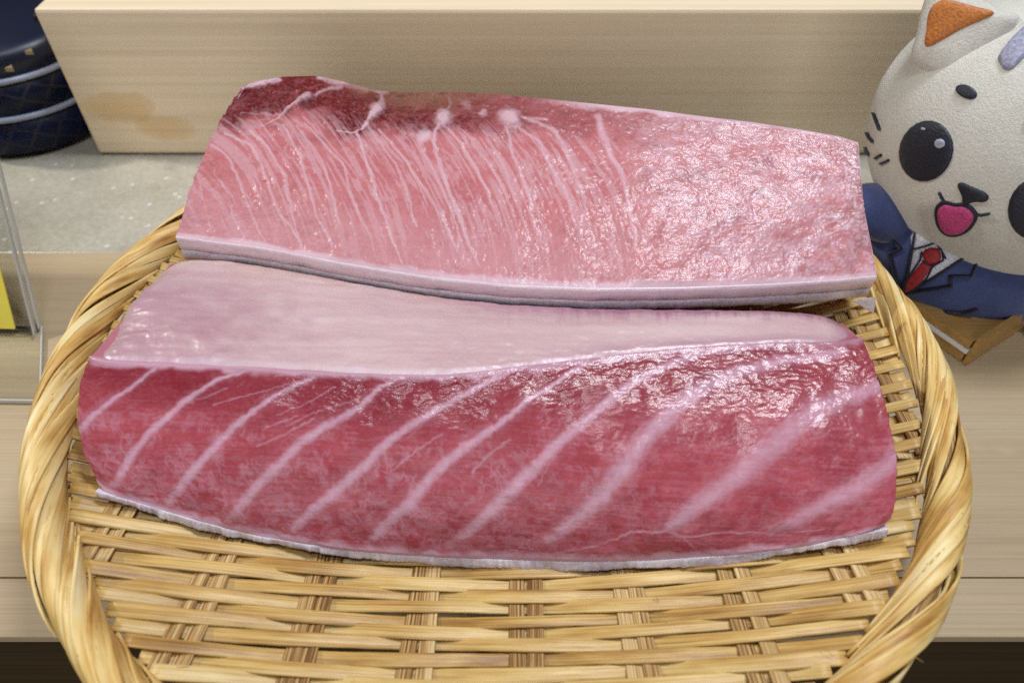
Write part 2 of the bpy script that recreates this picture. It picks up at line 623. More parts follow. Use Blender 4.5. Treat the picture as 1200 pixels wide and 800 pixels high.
# dark box standing behind the jar
p0 = at(0, 12, 0); 
db = rounded_box('dark_box', (-.80, p0[1], 0), (-.475, p0[1] + .12, .12), M['black'], bevel=.004)
tag(db, 'black box at the top left behind the blue jar', 'box')
pp = rounded_box('shade_upright', (bl[0] - .035, BLOCK_Y + .05, 0), (bl[0] - .004, BLOCK_Y + .25, .09), M['dark_wood'], bevel=.002)  # made-up upright in place of the shadowed gap beside the block
tag(pp, 'dark upright put in for the shadowed gap between the jar and the pale block', 'shadow filler')


# ------------------------------------------------------------------ jar of stacked tiers
def lathe(name, prof, mat, parent, seg=72, centre=(0, 0)):
    prof = np.asarray(prof, float)
    th = np.linspace(0, 2 * PI, seg + 1)
    V = np.stack([centre[0] + prof[:, 0][None] * np.cos(th)[:, None], centre[1] + prof[:, 0][None] * np.sin(th)[:, None],
                  np.broadcast_to(prof[:, 1][None], (seg + 1, len(prof)))], -1).reshape(-1, 3)
    uv = np.stack(np.broadcast_arrays((th / (2 * PI))[:, None], prof[:, 1][None] * 10), -1).reshape(-1, 2)
    return mesh_obj(name, V, grid_faces(seg + 1, len(prof)), mat, parent, uv=uv)


JX, JY, JR = -.405, BLOCK_Y + .058, .066
jar = empty('lacquer_box', (JX, JY, 0), 'round navy lacquer box of stacked tiers with pale rims', 'lacquer box')
c = (JX, JY)
lathe('bottom_tier', [(0, .0005), (JR * .93, .0005), (JR, .005), (JR, .031), (0, .031)], M['lacquer'], jar, centre=c)
lathe('rim_band', [(JR * .9, .0315), (JR + .0012, .0315), (JR + .002, .0335), (JR + .0012, .0355), (JR * .9, .0355)], M['white_rim'], jar, centre=c)
lathe('top_tier', [(JR * .9, .036), (JR, .036), (JR, .060), (JR * .9, .060)], M['lacquer'], jar, centre=c)
lathe('rim_band', [(JR * .9, .0605), (JR + .0012, .0605), (JR + .002, .0625), (JR + .0012, .0645), (JR * .9, .0645)], M['white_rim'], jar, centre=c)
lid = lathe('lid', [(JR * .9, .065), (JR, .065), (JR, .076), (JR * .97, .082), (JR * .85, .085), (0, .086)], M['navy'], jar, centre=c)
for (px, py) in ((12, 80), (35, 60)):
    q = at(px, py, .0862)
    s = .0028
    V = [(q[0] - s, q[1] - s * .7, .0872), (q[0] + s, q[1] - s * .7, .0872), (q[0], q[1] + s, .0874),
         (q[0] - s, q[1] - s * .7, .0845), (q[0] + s, q[1] - s * .7, .0845), (q[0], q[1] + s, .0845)]
    mesh_obj('gold_triangle', V, [(0, 1, 2), (3, 5, 4), (0, 3, 4, 1), (1, 4, 5, 2), (2, 5, 3, 0)], M['gold'], jar, smooth=False)

# ------------------------------------------------------------------ bamboo basket
BX, BY = -.007, .2545
ZR, RR = .058, .2084
ZF = .014


def bowl(x, y):
    r = np.hypot(x - BX, y - BY)
    return ZF + .040 * (r / .195) ** 2.2


basket = empty('bamboo_basket', (BX, BY, 0), 'round shallow woven bamboo basket holding two blocks of tuna', 'basket')


def ribbon(name, P, S, U, width, thick, mat, crown=.35):
    """strip along points P with side vectors S, up vectors U; width can vary along it"""
    P = np.asarray(P); n = len(P)
    width = np.broadcast_to(np.asarray(width, float), (n,))
    prof = [(-.5, -.5), (-.5, .30), (-.40, .5), (0, .5 + crown), (.40, .5), (.5, .30), (.5, -.5)]
    k = len(prof)
    V = np.zeros((n, k, 3)); UV = np.zeros((n, k, 2))
    d = np.concatenate([[0], np.cumsum(np.linalg.norm(np.diff(P, axis=0), axis=1))])
    for j, (a, h) in enumerate(prof):
        V[:, j] = P + S * (a * width)[:, None] + U * (h * thick)
        UV[:, j, 0] = d; UV[:, j, 1] = a * width
    F = grid_faces(n, k, True)
    F = [tuple(f) for f in F] + [tuple(range(k))[::-1], tuple((n - 1) * k + i for i in range(k))]
    o = mesh_obj(name, V.reshape(-1, 3), F, mat, basket, uv=UV.reshape(-1, 2))
    return o


RIB_X0, RIB_D = .0060, .0432
rib_xs = [RIB_X0 + RIB_D * i for i in range(-4, 5)]
for rx in rib_xs:
    half = math.sqrt(max(0, .197 ** 2 - (rx - BX) ** 2))
    for sgn in (-1, 1):
        ys = np.linspace(BY - half, BY + half, 60)
        xs = rx + sgn * .0034 + .0006 * np.sin(ys * 40 + rx * 90 + sgn) + 0 * ys
        z = bowl(xs, ys) + .0002 * sgn
        P = np.stack([xs, ys, z], 1)
        S = np.tile([1., 0, 0], (60, 1)); U = np.tile([0., 0, 1], (60, 1))
        ribbon('rib', P, S, U, .0065, .0010, M['rib'], .10)

PITCH_W = .0058
nw = int(.392 / PITCH_W)
for k in range(nw):
    y0 = BY - .193 + k * PITCH_W
    half = math.sqrt(max(.0004, .199 ** 2 - (y0 - BY) ** 2))
    n = max(12, int(half * 2 / .0036))
    xs = np.linspace(BX - half, BX + half, n)
    ph = PI * (xs - RIB_X0) / RIB_D
    sg = 1 if k % 2 else -1
    wave = np.cos(ph) * sg
    jit = random.uniform(-.0006, .0006)
    ys = y0 + jit + .0007 * np.sin(xs * 31 + k * 1.7) + (-.0007 * wave)
    z = bowl(xs, ys) + .0019 * np.sign(wave) * np.abs(wave) ** .8 + .0002
    P = np.stack([xs, ys, z], 1)
    T = np.gradient(P, axis=0); T /= np.linalg.norm(T, axis=1)[:, None]
    tilt = .10 * np.sin(xs * 23 + k)
    S = np.stack([0 * xs, np.cos(tilt), np.sin(tilt)], 1)
    U = np.cross(T, S); U /= np.linalg.norm(U, axis=1)[:, None]
    w = .0055 * random.uniform(.92, 1.08) * (1 + .07 * np.sin(xs * 47 + k * 2.1))
    ribbon('weft', P, S, U, w, .0010 * random.uniform(.9, 1.3), M['weft'], .05)

# foot ring and core of the rim
def torus(name, R, a, b, z, mat, nseg=120, m=14):
    th = np.linspace(0, 2 * PI, nseg, endpoint=False); ph = np.linspace(0, 2 * PI, m, endpoint=False)
    V = np.stack([BX + (R - a * np.cos(ph)[None]) * np.cos(th)[:, None], BY + (R - a * np.cos(ph)[None]) * np.sin(th)[:, None],
                  np.broadcast_to(z + b * np.sin(ph)[None], (nseg, m))], -1).reshape(-1, 3)
    i = np.arange(nseg)[:, None]; j = np.arange(m)[None]
    F = np.stack([i * m + j, i * m + (j + 1) % m, ((i + 1) % nseg) * m + (j + 1) % m, ((i + 1) % nseg) * m + j], -1).reshape(-1, 4)
    uv = np.stack(np.broadcast_arrays((th * R)[:, None], (ph * a)[None]), -1).reshape(-1, 2)
    return mesh_obj(name, V, F, mat, basket, uv=uv)


torus('foot_ring', .095, .006, .007, .0072, M['rib'])
torus('rim_core', RR, .0047, .0070, ZR, M['rib'])

NS = 44
for i in range(NS):
    th0 = 2 * PI * i / NS + random.uniform(-.02, .02)
    dth = math.radians(random.uniform(30, 42))
    p_in, p_out = random.uniform(-58, -20), random.uniform(195, 222)
    nsub = random.choice((2, 2, 3))
    wband = random.uniform(.0125, .0160)
    lift0 = .0010 * (i % 3) + random.uniform(0, .0004)
    bulge = random.uniform(0, .0014); ph_w = random.uniform(0, 6)
    inner0 = .0035 * random.random()
    step = wband / nsub / math.sin(math.radians(30)) / RR
    for kk_ in range(nsub):
        n = 28
        t = np.linspace(0, 1, n)
        pi_ = p_in + random.uniform(-8, 8)
        ph = np.radians(pi_ + (p_out - pi_) * t)
        th = th0 + (kk_ - (nsub - 1) / 2) * step + dth * t + .015 * np.sin(PI * t * 2 + i)
        lift = lift0 + bulge * np.sin(PI * t) + .0006 * np.sin(t * 8 + ph_w) + random.uniform(-.0002, .0003)
        inner = inner0 * np.exp(-t / .16)
        a = .0056 + lift; b = .0080 + lift
        r = RR - (a + inner) * np.cos(ph)
        P = np.stack([BX + r * np.cos(th), BY + r * np.sin(th), ZR + b * np.sin(ph) - .15 * inner], 1)
        T = np.gradient(P, axis=0); T /= np.linalg.norm(T, axis=1)[:, None]
        U = np.stack([-np.cos(ph) / a * np.cos(th), -np.cos(ph) / a * np.sin(th), np.sin(ph) / b], 1)
        U -= T * (U * T).sum(1)[:, None]; U /= np.linalg.norm(U, axis=1)[:, None]
        tw = random.uniform(-.10, .10)
        S = np.cross(U, T); S = S * math.cos(tw) + U * math.sin(tw); U = np.cross(T, S)
        w = wband / nsub * random.uniform(.90, 1.06) * (.72 + .28 * np.sin(PI * np.clip(t * .94 + .05, 0, 1)) ** .55) * (1 + .05 * np.sin(t * 14 + i * 2 + kk_))
        ribbon('rim_strip', P, S, U, w, .0011, M['rim'], .12)


def fibre(pts, rad):
    pts = np.array(pts, float)
    k = len(pts); P = []
    for i in range(k - 1):
        p0, p1, p2, p3 = pts[max(i - 1, 0)], pts[i], pts[i + 1], pts[min(i + 2, k - 1)]
        for t in np.linspace(0, 1, 6, endpoint=False):
            P.append(.5 * (2 * p1 + (p2 - p0) * t + (2 * p0 - 5 * p1 + 4 * p2 - p3) * t * t + (3 * p1 - p0 - 3 * p2 + p3) * t ** 3))
    P.append(pts[-1]); P = np.array(P)
    T = np.gradient(P, axis=0); T /= np.linalg.norm(T, axis=1)[:, None] + 1e-9
    A = np.cross(T, [.3, .2, .93]); A /= np.linalg.norm(A, axis=1)[:, None] + 1e-9
    Bv = np.cross(T, A)
    V = np.stack([P + A * rad, P - A * rad * .5 + Bv * rad * .87, P - A * rad * .5 - Bv * rad * .87], 1).reshape(-1, 3)
    mesh_obj('fibre', V, grid_faces(len(P), 3, True), M['weft'], basket, uv=np.zeros((len(V), 2)))


fibre([at(1040, 548, .045), at(1062, 556, .052), at(1080, 575, .055), at(1087, 608, .050)], .00022)
fibre([at(1045, 575, .042), at(1063, 585, .045), at(1082, 605, .046)], .00018)
for i in range(16):
    th = random.uniform(0, 2 * PI)
    r0 = RR + random.choice((-.009, .0095, .0095))
    p0 = np.array([BX + r0 * math.cos(th), BY + r0 * math.sin(th), ZR + random.uniform(-.002, .006)])
    d0 = np.array([math.cos(th + random.uniform(-1.2, 1.2)), math.sin(th + random.uniform(-1.2, 1.2)), random.uniform(-.1, .6)]) * random.uniform(.002, .004)
    fibre([p0 - d0 * .3, p0 + d0 * .4, p0 + d0 + np.array([0, 0, -.001])], .00013)
for i in range(12):
    x_, y_ = random.uniform(-.15, .15), random.uniform(.085, .14)
    p0 = np.array([x_, y_, bowl(x_, y_) + .0030])
    d0 = np.array([random.uniform(-1, 1), random.uniform(-.6, .6), .1]) * random.uniform(.003, .007)
    fibre([p0 - d0 * .5, p0 + np.array([0, 0, .0006]), p0 + d0 * .6], .00011)

# ------------------------------------------------------------------ the front tuna block
def curve(pts):
    pts = np.asarray(pts, float)
    return lambda x: np.interp(x, pts[:, 0], pts[:, 1])


def smooth1(a, k):
    ker = np.hanning(2 * k + 1); ker /= ker.sum()
    return np.convolve(np.pad(a, k, mode='reflect', reflect_type='odd'), ker, mode='valid')


f_ridge = curve([(100, 424), (190, 426), (300, 432), (400, 438), (500, 441), (560, 436), (620, 428), (680, 421), (740, 414), (800, 408), (860, 404), (920, 401), (1012, 401)])
f_bot = curve([(112, 576), (160, 590), (230, 611), (300, 629), (400, 645), (500, 653), (600, 657), (700, 659), (760, 658), (850, 652), (950, 640), (1041, 620)])
f_top = curve([(203, 300), (280, 306), (350, 318), (420, 331), (500, 345), (600, 356), (700, 361), (800, 362), (900, 363), (985, 369)])

NU = 860
u = np.linspace(0, 1, NU)
xr, xb, xt = 100 + 912 * u, 112 + 929 * u, 203 + 782 * u
yr, yb, yt = smooth1(f_ridge(xr), 18), smooth1(f_bot(xb), 18), smooth1(f_top(xt), 18)
zr_ = .090 - .004 * u
zb_ = np.empty(NU)
Rw = np.array([at(a, b, z) for a, b, z in zip(xr, yr, zr_)])
Bw = np.empty((NU, 3))
for i in range(NU):
    z = .03
    for _ in range(4):
        q = at(xb[i], yb[i], z)
        z = float(bowl(q[0], q[1])) + .0065
    Bw[i] = at(xb[i], yb[i], z)
Tw = np.array([at(a, b, .074 + .004 * (1 - k)) for a, b, k in zip(xt, yt, u)])

tuna_f = empty('tuna_block', (0, float(BY - .05), .02), 'front block of red tuna with diagonal white sinews and pale pink lining on top', 'tuna block', 'blocks of raw tuna on the basket')

NV = 270
v = np.linspace(0, 1, NV)
UU, VV = np.meshgrid(u, v, indexing='ij')
wgt = (.42 + .34 * sstep(.25, .8, UU))
hh = (1 - wgt) * VV + wgt * np.sin(VV * PI / 2)
vv_ = (1 - wgt) * VV + wgt * (1 - np.cos(VV * PI / 2))
G = np.empty((NU, NV, 3))
for k, f in ((0, VV), (1, hh), (2, vv_)):
    G[..., k] = Rw[:, None, k] + (Bw - Rw)[:, None, k] * f
# ends round off a little
endl = np.exp(-UU / .012); endr = np.exp(-(1 - UU) / .018)
G[..., 0] += -.004 * np.sin(VV * PI) * (1 - UU) ** 8 + .0035 * np.sin(VV * PI) * UU ** 10
G[..., 1] += .0035 * (endl + endr)
DX = xr[:, None] + (xb - xr)[:, None] * VV          # drawing coordinates of the face, in photograph units
DYc = yr[:, None] + (yb - yr)[:, None] * VV

wx = (fbm(DX / 26, DYc / 26, 3, 3) - .5) * 9
wy = (fbm(DX / 26 + 40, DYc / 26, 3, 5) - .5) * 9
fx = (fbm(DX / 5, DYc / 5, 2, 8) - .5) * 3.2
SIN = [
    ([(188, 428), (180, 435), (152, 461), (125, 487), (102, 512)], [2.5, 3.5, 4.5, 5], .85),
    ([(297, 431), (255, 447), (220, 471), (200, 492), (172, 522), (147, 557), (130, 574)], [3, 4, 5, 6, 6.5, 5], .95),
    ([(376, 436), (325, 465), (298, 486), (280, 501), (260, 520), (235, 547), (215, 570), (198, 588)], [3, 4.5, 5.5, 7, 8, 6], .95),
    ([(470, 442), (448, 453), (424, 477), (385, 498), (355, 519), (334, 540), (310, 561), (289, 585), (270, 608)], [4, 4.5, 6, 7, 8, 8, 7], .95),
    ([(598, 434), (574, 447), (531, 471), (484, 498), (451, 522), (424, 549), (394, 573), (367, 597), (346, 618)], [4.5, 5, 5.5, 7, 8, 9, 7], .95),
    ([(690, 424), (649, 450), (615, 474), (578, 501), (541, 526), (510, 552), (480, 585), (466, 596), (439, 624)], [4.5, 4, 5, 7.5, 9, 9, 8], .95),
    ([(905, 403), (820, 413), (783, 426), (743, 445), (700, 478), (649, 518), (622, 545), (591, 575), (564, 602), (527, 635)], [4, 5.5, 6, 7, 9, 10.5, 10.5, 8], .93),
    ([(985, 412), (917, 420), (863, 433), (820, 452), (780, 478), (747, 510), (722, 543), (700, 572), (682, 589), (642, 625)], [5, 6.5, 8, 10, 11, 11, 11, 8], .88),
    ([(1026, 450), (975, 460), (932, 481), (888, 514), (852, 543), (809, 576), (780, 603)], [7, 10, 12, 14, 13, 12, 9], .8),
    ([(1036, 523), (1008, 539), (975, 561), (935, 587), (900, 614)], [12, 14, 14, 12, 9], .72),
    ([(568, 653), (598, 641), (642, 643), (696, 633), (716, 623), (736, 612), (776, 608), (798, 617), (845, 612), (903, 615), (960, 610)], [1.6, 2.4, 1.5], .75),
    ([(776, 608), (800, 622), (815, 640)], [1.5, 1.5], .5),
    ([(392, 455), (352, 478), (330, 486)], [1.3, 1], .45), ([(420, 468), (375, 482), (340, 498)], [1.3, 1], .4),
    ([(372, 490), (330, 512), (308, 520)], [1.6, 1.2], .5), ([(352, 487), (318, 500)], [1.3, 1.0], .45),
    ([(520, 508), (490, 525), (462, 548)], [1.8, 1.3], .45), ([(598, 512), (572, 530), (556, 548)], [2.2, 1.4], .5),
    ([(270, 456), (230, 470), (190, 490)], [1.3, 1.1], .4), ([(340, 450), (300, 462), (255, 474)], [1.2, 1.1], .42),
    ([(660, 512), (640, 540), (630, 560)], [2, 1.4], .4), ([(505, 490), (480, 512)], [1.3, 1], .4),
]
fat = strokes(DX + wx * .3 + fx * .7, DYc + wy * .3 + fx * .7, [(p, [w_ * .68 for w_ in w], st * .80) for p, w, st in SIN[:7] + SIN[10:]], .85)
fat = np.maximum(fat, strokes(DX + wx * .4 + fx, DYc + wy * .4 + fx, [(p, [w_ * .80 for w_ in w], st * .82) for p, w, st in SIN[7:10]], 1.0))
fat = np.maximum(fat, .14 * strokes(DX + wx * .6 + fx * 1.5, DYc + wy * .6 + fx * 1.5, [(p, [w_ * 1.5 for w_ in w], 1) for p, w, st in SIN[:10]], 1.0))
fat *= .78 + .38 * fbm(DX / 7, DYc / 7, 3, 21)
fat *= 1 - .55 * sstep(.74, .96, VV + (fbm(DX / 14, DYc / 14, 2, 23) - .5) * .2)
# little branching veins between the bands
rv = np.random.default_rng(5)
VE = []
for _ in range(760):
    x0 = rv.uniform(100, 1010); k_ = rv.uniform(0, 1) ** .65
    y0 = f_ridge(x0) + (f_bot(x0) - f_ridge(x0)) * (.14 + .82 * k_)
    if rv.random() < sstep(520, 820, x0) * .7:
        continue
    ang = math.radians(rv.normal(125, 24)); ln = rv.uniform(12, 34) * (1.25 - .6 * k_)
    pts = [(x0, y0)]
    for j in range(4):
        ang += rv.normal(0, .42)
        pts.append((pts[-1][0] + math.cos(ang) * ln / 4, pts[-1][1] + math.sin(ang) * ln / 4))
    w0 = rv.uniform(1.3, 2.4) * (.75 + .5 * k_)
    VE.append((pts, [w0 * .4, w0, w0 * .4], rv.uniform(.12, .28) * (.7 + .4 * k_)))
veins_f = strokes(DX + wx * .5 + fx * .6, DYc + wy * .5 + fx * .6, VE, .97)
ret = np.maximum(ridge_lines((DX + wx * 1.6) / 8.5, (DYc + wy * 1.6) / 14, 31, .095), .9 * ridge_lines((DX * .7 + DYc * .7 + wx * 1.6) / 17, (DYc * .7 - DX * .7 + wy * 1.6) / 7.5, 37, .095))
ret *= sstep(.34, .66, fbm((DX + 9) / 17, DYc / 17, 3, 41)) * sstep(.18, .5, VV) * (1 - .65 * sstep(.5, .8, UU))
fat = 1 - (1 - fat) * (1 - .30 * veins_f) * (1 - .30 * ret)
fat = np.maximum(fat, .22 * (1 - .7 * sstep(.5, .8, UU)) * sstep(.35, .9, VV) * sstep(.42, .66, fbm(DX / 9, DYc / 8, 3, 63)))
edge_n = (fbm(DX / 18, DYc / 18, 3, 71) - .5)
fat = np.maximum(fat, sstep(.915, .975, VV + edge_n * .07) * .85)
fat = np.maximum(fat, (1 - sstep(.008, .05, VV + edge_n * .05)) * (.75 * (1 - .4 * sstep(.5, .8, UU))))
fat = np.clip(fat + (vnoise(DX / 46 + 3, (DYc - DX * .05) / 1.9, 79) - .5) * .13 * sstep(.1, .4, VV) + .04 * sstep(.3, 1, VV) * fbm(DX / 12, DYc / 12, 3, 75) + (fbm(DX / 3.5, DYc / 2.2, 2, 77) - .5) * .16 * (1 - fat), 0, 1)
blood_shade = np.clip((1 - sstep(.08, .42, VV)) * (.55 + .5 * fbm(DX / 40, DYc / 22, 3, 81)) * (1 - .35 * sstep(.5, 1, UU)), 0, .85)
blood_shade = np.clip(blood_shade + sstep(.55, .8, UU) * .35 * sstep(.45, .7, fbm(DX / 70, DYc / 25, 3, 83)) * (1 - sstep(.6, .9, VV)), 0, .85)
wet = 1.3 * (1 - sstep(.06, .34, VV + (fbm(DX / 60, DYc / 30, 3, 91) - .5) * .3)) * sstep(.12, .34, UU)
wet = np.maximum(wet, sstep(.52, .80, UU) * (1 - sstep(.22, .55, VV + (fbm(DX / 50, DYc / 24, 3, 95) - .5) * .5)) * .75)
wet = np.clip(wet * (.5 + fbm(DX / 14, DYc / 9, 3, 93)) + .16, 0, 1)
# relief
nrm = np.cross(np.gradient(G, axis=0), np.gradient(G, axis=1))
nrm /= np.linalg.norm(nrm, axis=2)[..., None] + 1e-12
if nrm[NU // 2, NV // 2, 2] < 0: nrm = -nrm
wr = (fbm((DX + wx * 2) / 10, (DYc + wy) / 3.8, 3, 101) - .5) * .0008 * np.clip(wet - .25, 0, 1) * (1 - sstep(.25, .45, VV))
rel = (fbm(DX / 60, DYc / 60, 3, 111) - .5) * .004 + wr + .00022 * fat + (fbm(DX / 5, DYc / 4, 2, 113) - .5) * .00018
rel *= np.minimum(1, VV / .03)
rel *= np.minimum(1, (1 - VV) / .03)
G += nrm * rel[..., None]
# ragged cut ends
rag = (fbm(VV * 40, UU * 0 + .3, 3, 121) - .5) * .0016
G[..., 0] += rag * (endl * .6 + endr)

# back and bottom of the solid
def close_block(G, rows):
    """append rows (NU x 3 each) after the face rows -> closed loop, plus end fans"""
    A = np.concatenate([G] + [r[:, None, :] for r in rows], axis=1)
    n, k = A.shape[:2]
    F = grid_faces(n, k, True)
    V = A.reshape(-1, 3)
    caps = []
    c0 = A[0].mean(0); c1 = A[-1].mean(0)
    V = np.concatenate([V, [c0, c1]])
    i0, i1 = n * k, n * k + 1
    j = np.arange(k); jn = (j + 1) % k
    caps0 = np.stack([j, np.full(k, i0), np.full(k, i0), jn], 1)
    tri0 = np.stack([j, np.full(k, i0), jn], 1)
    tri1 = np.stack([(n - 1) * k + j, (n - 1) * k + jn, np.full(k, i1)], 1)
    return V, F, tri0, tri1, k


def solid(name, G, rows, attrs, mat, parent, defaults):
    V, F, t0, t1, k = close_block(G, rows)
    n, nv = G.shape[:2]
    full = {}
    for an, a in attrs.items():
        arr = np.full((n, k), defaults.get(an, 0), np.float32)
        arr[:, :nv] = a
        full[an] = np.concatenate([arr.ravel(), [defaults.get(an, 0)] * 2])
    me_faces = F.tolist() if False else F
    me = bpy.data.meshes.new(name)
    me.vertices.add(len(V)); me.vertices.foreach_set('co', V.astype(np.float32).ravel())
    nl = F.size + t0.size + t1.size
    me.loops.add(nl)
    me.loops.foreach_set('vertex_index', np.concatenate([F.ravel(), t0.ravel(), t1.ravel()]).astype(np.int32))
    np_ = len(F) + len(t0) + len(t1)
    me.polygons.add(np_)
    starts = np.concatenate([np.arange(len(F)) * 4, F.size + np.arange(len(t0) + len(t1)) * 3])
    me.polygons.foreach_set('loop_start', starts.astype(np.int32))
    me.update(calc_edges=True)
    me.validate()
    for an, a in full.items():
        x = me.attributes.new(an, 'FLOAT', 'POINT'); x.data.foreach_set('value', a.astype(np.float32))
    sm = np.ones(np_, bool); sm[len(F):] = False
    me.polygons.foreach_set('use_smooth', sm)
    me.materials.append(mat)
    o = bpy.data.objects.new(name, me)
    COL.objects.link(o)
    o.parent = parent
    o.matrix_parent_inverse = Matrix.Translation(-Vector(parent.location))
    return o


def settle(P, gap):
    Q = P.copy()
    Q[:, 2] = bowl(Q[:, 0], Q[:, 1]) + gap
    return Q


def off(P, d):
    return P + np.asarray(d)


B1 = off(Bw, (0, .003, -.0015))
D0 = Tw.copy(); D0[:, 1] -= .004
rows = [B1, settle(off(Bw, (0, .03, 0)), .0035), settle(off(D0, (0, -.012, 0)), .0035), off(D0, (0, 0, -.012)), off(D0, (0, -.001, -.001)),
        Rw + (D0 - Rw) * .5 + np.array([0, 0, -.0005]), Rw + (D0 - Rw) * .06 + np.array([0, 0, -.0005])]
solid('flesh', G, rows, dict(fat=fat, blood_shade=blood_shade, wet=wet, tan=np.zeros_like(fat)), M['front_flesh'], tuna_f, dict(fat=.3, wet=.2))

# pale lining over the top, with a rounded front lip
NT = 120
tv = np.linspace(0, 1, NT)
TU, TV = np.meshgrid(u, tv, indexing='ij')
Mm = Rw[:, None, :] + (Tw - Rw)[:, None, :] * TV[..., None]
Mm[..., 2] += .0006 + .0040 * np.sin(TV * PI) * (1 - .3 * TU)
lip = np.exp(-TV / .022)
lipk = (1 - sstep(0, .05, TV))[..., None]
eb = np.exp(-(1 - TV) / .05)
Mm[..., 2] -= .0015 * eb
Mm[..., 2] -= .005 * np.exp(-TU / .015) + .006 * np.exp(-(1 - TU) / .02)
TX = xr[:, None] + (xt - xr)[:, None] * TV
TY = yr[:, None] + (yt - yr)[:, None] * TV
Mm[..., 2] += (fbm(TX / 70, TY / 40, 3, 131) - .5) * .004 * np.sin(np.clip(TV * 1.05, 0, 1) * PI) ** .5 + (fbm(TX / 22, TY / 7, 4, 133) - .5) * .0012
lipn = fbm(TX / 20, TY / 9, 3, 137)
Mm = Mm * (1 - lipk) + (G[:, 9] + np.array([0, .0007, -.0007]))[:, None, :] * lipk
mfat = np.clip((1 - sstep(.02, .07, TV + (lipn - .5) * .09)) * .42 * (1 - .5 * sstep(.5, .75, TU)) , 0, 1)
mblood_shade = np.clip((1 - sstep(.02, .30, TU + (lipn - .5) * .2)) * .48 * (1 - sstep(.55, .95, TV)) + .35 * sstep(.7, .95, TV) * sstep(.25, .55, TU)
                 + .45 * (1 - sstep(.05, .25, TV)) * sstep(.5, .7, TU) + .55 * sstep(.955, .995, TU), 0, .9)
streak = fbm(TX / 5, TY / 60, 2, 141)
mblood_shade = np.clip(mblood_shade + .75 * sstep(.50, .95, TV + (streak - .5) * .25) * sstep(.40, .75, TU) * (.5 + streak) + .07 * sstep(.5, .7, fbm(TX / 90, TY / 30, 3, 143)), 0, .9)  # back right: purple shadow painted into the mask along with the streaks
mtan = np.clip(sstep(.70, .98, TV) * (1 - sstep(.3, .5, TU)) * .55 * sstep(.4, .65, fbm(TX / 40, TY / 14, 3, 139)), 0, 1)
low_ = Mm.copy()
Vm = np.concatenate([Mm.reshape(-1, 3), np.stack([G[:, 10] + np.array([0, .0050, -.0010]), Mm[:, -1] + (0, 0, -.006)], 1).reshape(-1, 3)])
Fm = grid_faces(NU, NT)
b0 = NU * NT
ii = np.arange(NU - 1)
Fl = np.stack([ii * NT, (ii + 1) * NT, b0 + (ii + 1) * 2, b0 + ii * 2], 1)
Fb = np.stack([ii * NT + NT - 1, b0 + ii * 2 + 1, b0 + (ii + 1) * 2 + 1, (ii + 1) * NT + NT - 1], 1)
pad = lambda a: np.concatenate([a.ravel(), np.stack([a[:, 0], a[:, -1]], 1).ravel()])
mesh_obj('belly_lining', Vm, np.concatenate([Fm[:, ::-1], Fl[:, ::-1], Fb[:, ::-1]]), M['membrane'], tuna_f, attrs=dict(fat=pad(mfat), blood_shade=pad(mblood_shade), tan=pad(mtan)))


# skin strip along the foot of the block
def skin_strip(name, top, fwd, height, mat, parent, seed, droop=(0, 0, -1), lipout=.0012, ragged=.0012, uneven=0.0):
    n = len(top)
    h = height * (1 + .18 * (fbm(np.linspace(0, 34, n), np.zeros(n) + .5, 3, seed) - .5) * 2)
    rg = (fbm(np.linspace(0, 70, n), np.zeros(n) + .2, 4, seed + 3, .7) - .5) * ragged
    h = h * (1 - .28 * uneven + .75 * uneven * sstep(.35, .75, fbm(np.linspace(0, 9, n), np.zeros(n) + .8, 2, seed + 5)))
    fwd = np.asarray(fwd, float); dr = np.asarray(droop, float)
    rows = []
    for a, d in ((0, 0), (.15, .7), (.4, 1.0), (.7, 1.0), (.95, .75), (1.0, .2)):
        rows.append(top + fwd * (lipout * d) + dr * (h * a)[:, None] + fwd * (rg * a)[:, None])
    rows.append(top + dr * (h * .9)[:, None] - fwd * .006)
    rows.append(top - fwd * .006)
    A = np.stack(rows, 1)
    return mesh_obj(name, A.reshape(-1, 3), np.concatenate([grid_faces(n, len(rows), True)]), mat, parent)


skin_strip('skin', off(Bw, (0, .0002, .0006)), (0, -.8, .6), .0038, M['skin'], tuna_f, 151, droop=(0, -.42, -.90), lipout=.0003, ragged=.0030, uneven=.8)

# ------------------------------------------------------------------ the back tuna block
g_back = curve([(285, 101), (300, 95), (330, 90), (370, 89), (400, 95), (440, 106), (470, 108), (530, 107), (600, 112), (650, 117), (700, 122), (760, 128), (820, 136), (880, 143), (940, 152), (985, 160), (1004, 167)])
g_front = curve([(206, 278), (250, 284), (300, 290), (350, 299), (400, 309), (450, 317), (500, 325), (600, 335), (700, 339), (800, 338), (900, 334), (980, 329), (1027, 324)])
yk = smooth1(g_back(285 + 719 * u), 8)
xk = 285 + 719 * u
xc = 206 + 821 * u
yc = smooth1(g_front(xc), 18)
Kw = np.array([at(a, b, .128 - .010 * k) for a, b, k in zip(xk, yk, u)])
Cw = np.array([at(a, b, .0865 - .006 * k ** 3) for a, b, k in zip(xc, yc, u)])
tuna_b = empty('tuna_block', (0, .36, .03), 'rear block of pale pink fatty tuna, cut face up with fine fat lines', 'tuna block', 'blocks of raw tuna on the basket')
NV2 = 270
v2 = np.linspace(0, 1, NV2)
UU, VV = np.meshgrid(u, v2, indexing='ij')
G2 = Kw[:, None, :] + (Cw - Kw)[:, None, :] * VV[..., None]
G2[..., 2] += .004 * np.sin(VV * PI)
DX = xk[:, None] + (xc - xk)[:, None] * VV
DYc = yk[:, None] + (yc - yk)[:, None] * VV
wx = (fbm(DX / 24, DYc / 24, 3, 203) - .5) * 9
wy = (fbm(DX / 24 + 40, DYc / 24, 3, 205) - .5) * 9
